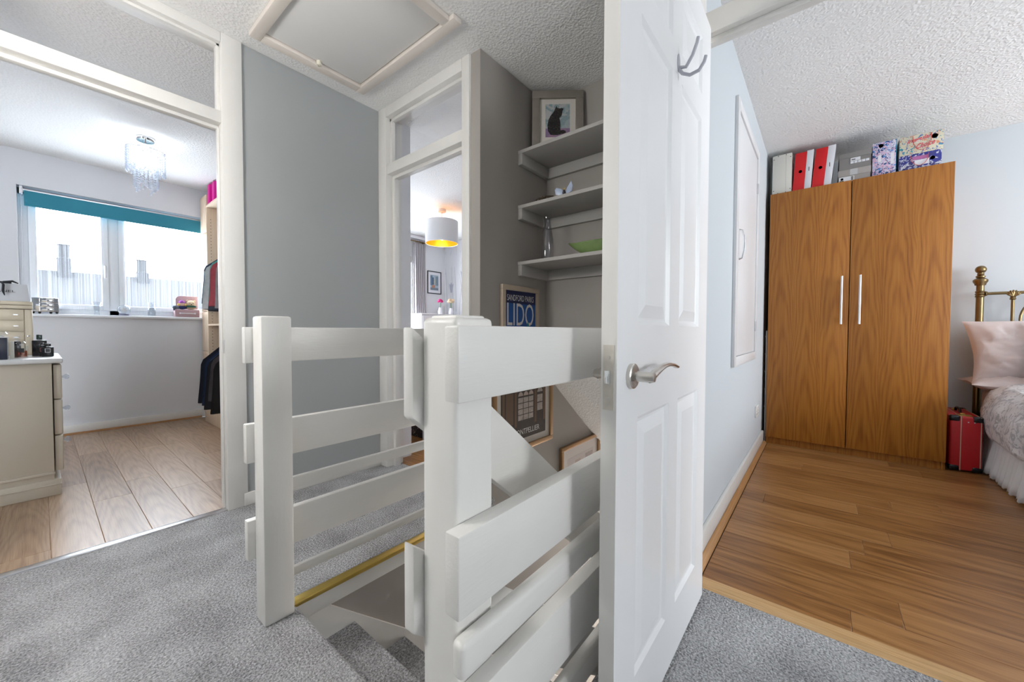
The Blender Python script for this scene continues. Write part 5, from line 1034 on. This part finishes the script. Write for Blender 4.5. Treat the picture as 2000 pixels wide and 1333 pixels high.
bx(sx0+0.03, sx0+0.10, -0.80, -0.73, sz1, sz1+0.003).build('clasp', GOLD, c, bevel=0.001)
for y in (-0.772, -0.80): MB().lathe((sx0-0.001, y, sz1-0.035), [(0.004, 0), (0, -0.003)], 8, 'X').build('rivet', STEEL, c)
# brass bed
BH = 4.36; BY = -0.900
bd = thing('brass_bed', (3.4, -1.6, 0), 'antique brass bed with ball topped headboard posts', 'bed')
prof = [(0.020, 0.0), (0.020, 1.285), (0.027, 1.287), (0.030, 1.300), (0.037, 1.312), (0.038, 1.325), (0.030, 1.334), (0.018, 1.340), (0.024, 1.346), (0.024, 1.354), (0.016, 1.360), (0.019, 1.366), (0.016, 1.372)]+[(0.029*math.sin(R(a)), 1.402-0.029*math.cos(R(a))) for a in range(35, 181, 16)]+[(0.0, 1.431)]
BW = 1.42
for y in (BY, BY-BW):
    po_ = MB().lathe((BH, y, 0), prof, 24).build('headboard_post', BRASS, bd, smooth=True)
    MB().lathe((BH, y, 1.222), [(0.021, -0.024), (0.026, -0.018), (0.022, -0.008), (0.027, 0.0), (0.022, 0.008), (0.026, 0.018), (0.021, 0.024)], 20).build('collar', BRASS, po_, smooth=True)
MB().tube([(BH, BY, 1.224), (BH, BY-BW, 1.224)], 0.0105, 12).build('top_rail', BRASS, bd, smooth=True)
MB().lathe((BH, BY-0.028, 1.224), [(0.011, -0.008), (0.017, -0.004), (0.017, 0.004), (0.011, 0.008)], 14, 'Y').build('collar', BRASS, bd, smooth=True)
MB().tube([(BH, BY, 0.55), (BH, BY-BW, 0.55)], 0.0105, 12).build('lower_rail', BRASS, bd, smooth=True)
for k in range(5):
    y = BY-0.152-k*0.28
    sh_ = MB()
    for i in range(7):
        a = R(-72+24*i); sh_.tube([(BH-0.008, y, 1.196), (BH-0.011, y+0.022*math.sin(a), 1.205+0.020*math.cos(a)), (BH-0.006, y+0.034*math.sin(a), 1.210+0.032*math.cos(a))], [0.004, 0.008, 0.004], 8)
    sh_.lathe((BH, y, 1.185), [(0.010, -0.012), (0.016, -0.006), (0.012, 0.004), (0.015, 0.012)], 14); sh_.build('shell_finial', BRASS, bd, smooth=True)
    MB().tube([(BH, y, 1.18), (BH, y, 0.55)], 0.0085, 10).build('spindle', BRASS, bd, smooth=True)
    if k < 4:
        yc = y-0.14; MB().tube([(BH, yc+0.105*math.cos(a), 1.03+0.15*math.sin(a)) for a in [2*math.pi*i/32 for i in range(33)]], 0.0075, 8, False).build('scroll_ring', BRASS, bd, smooth=True)
bx(2.35, BH-0.03, BY-BW+0.01, BY-0.02, 0.18, 0.30).build('base', LINEN, bd, bevel=0.01)
bx(2.35, BH-0.03, BY-BW+0.0, BY-0.01, 0.30, 0.535).build('mattress', PINKLINEN, bd, bevel=0.04, seg=4)
for x in (2.45, 4.2):
    for y in (BY-0.08, BY-BW+0.08): bx(x-0.02, x+0.02, y-0.02, y+0.02, 0, 0.18).build('leg', SOFTBLACK, bd)
# duvet draped over the side of the bed
def nz(x, y, z=0.0): return noise.noise(Vector((x, y, z)))
def duv(u_, v_):
    x = 2.30+1.80*u_; s = v_
    path = [(-1.65, 0.600), (-1.30, 0.605), (-1.05, 0.598), (-0.93, 0.575), (-0.875, 0.520), (-0.845, 0.44), (-0.838, 0.36), (-0.850, 0.285), (-0.866, 0.255), (-0.885, 0.262)]
    f_ = s*(len(path)-1); i = min(int(f_), len(path)-2); t_ = f_-i; y = path[i][0]*(1-t_)+path[i+1][0]*t_; z = path[i][1]*(1-t_)+path[i+1][1]*t_
    hang = max(0.0, min(1.0, (y+1.0)/0.15)); end = max(0.0, (u_-0.86)/0.14)
    lump = 0.016*nz(x*6, s*4, 1)+0.010*nz(x*15, s*9, 2)
    return (x+0.01*nz(s*9, x*2), y+hang*(lump+0.014*nz(x*4.5, 5)-0.055*end**2)+0.0, z+lump*(1-hang)*1.4-hang*(0.022*nz(x*5, 9)+(-0.055*end**2))-0.02*end**2)
tag(MB().grid(110, 64, duv).build('duvet', DUVETM, smooth=True), 'white duvet with grey toile print hanging over the bed side', 'duvet')
# lace valance frill
def frill(u_, v_):
    x = 2.32+1.90*u_; fold = math.sin(u_*190)+0.5*math.sin(u_*83+1); sc = abs(math.sin(u_*330))
    return (x, -0.893+0.012*fold*(1-v_)*1.1+0.028*(1-v_), 0.010+0.012*sc*(1-v_)+0.275*v_-0.004*sc*(1-v_))
tag(MB().grid(640, 7, frill).build('bed_valance', LINEN, smooth=True), 'white lace edged valance frill around the bed base', 'valance')
def pillow(name, label, c, w_, h_, t_, rot, mat, seed, cat, frillw=0.03):
    m = MB(); q = seed*3.1
    n1, n2 = 56, 40
    for side in (1, -1):
        def f_(u_, v_):
            a, b_ = 2*u_-1, 2*v_-1; e = max(0.0, (1-abs(a)**3.2))*max(0.0, (1-abs(b_)**3.2))
            th = t_*e**0.55; wr = (0.020*nz(a*2.6+q, b_*2.6, side)+0.014*abs(nz(a*5+q, b_*4+q, side*2))+0.007*nz(a*12+q, b_*9, side*3))*min(1, e*1.6)
            k = 1+0.05*(a*a*b_*b_)-0.035*(1-a*a)*(b_*b_)-0.035*(1-b_*b_)*(a*a)
            return (a*w_/2*k, side*(th+wr)+0.012*nz(a*2+q, b_*2, 7)*(1-e), b_*h_/2*k)
        m.grid(n1, n2, f_)
    # flat hem around the edge
    o = m.xf(Matrix.Translation(c) @ rot).build(name, mat, smooth=True)
    return tag(o, label, cat)
def rmat(rz, rx, ry=0): return Matrix.Rotation(rz, 4, 'Z') @ Matrix.Rotation(rx, 4, 'X') @ Matrix.Rotation(ry, 4, 'Y')
pillow('pillow', 'blush linen pillow propped against the brass headboard', (4.235, -1.165, 0.825), 0.66, 0.44, 0.085, rmat(R(90), R(18), R(4)), PINKLINEN, 1, 'pillow')
pillow('pillow', 'flat blush pillow lying under the propped pillow', (4.20, -1.17, 0.585), 0.70, 0.36, 0.055, rmat(R(90), R(88)), PINKLINEN, 2, 'pillow')
pillow('cushion', 'white cushion with grey embroidery leaning on the blush pillow', (4.075, -1.30, 0.80), 0.46, 0.42, 0.075, rmat(R(90), R(24), R(-6)), DUVETM, 3, 'cushion')
pillow('cushion', 'small grey cushion in front at the photo edge', (3.93, -1.30, 0.725), 0.40, 0.26, 0.065, rmat(R(96), R(30)), GREYLINEN, 4, 'cushion')
# cloth has thickness
for nm, th in (('duvet', 0.018), ('bed_valance', 0.0015), ('long_curtain', 0.003)):
    md = bpy.data.objects[nm].modifiers.new('cloth_thickness', 'SOLIDIFY'); md.thickness = th; md.offset = 0
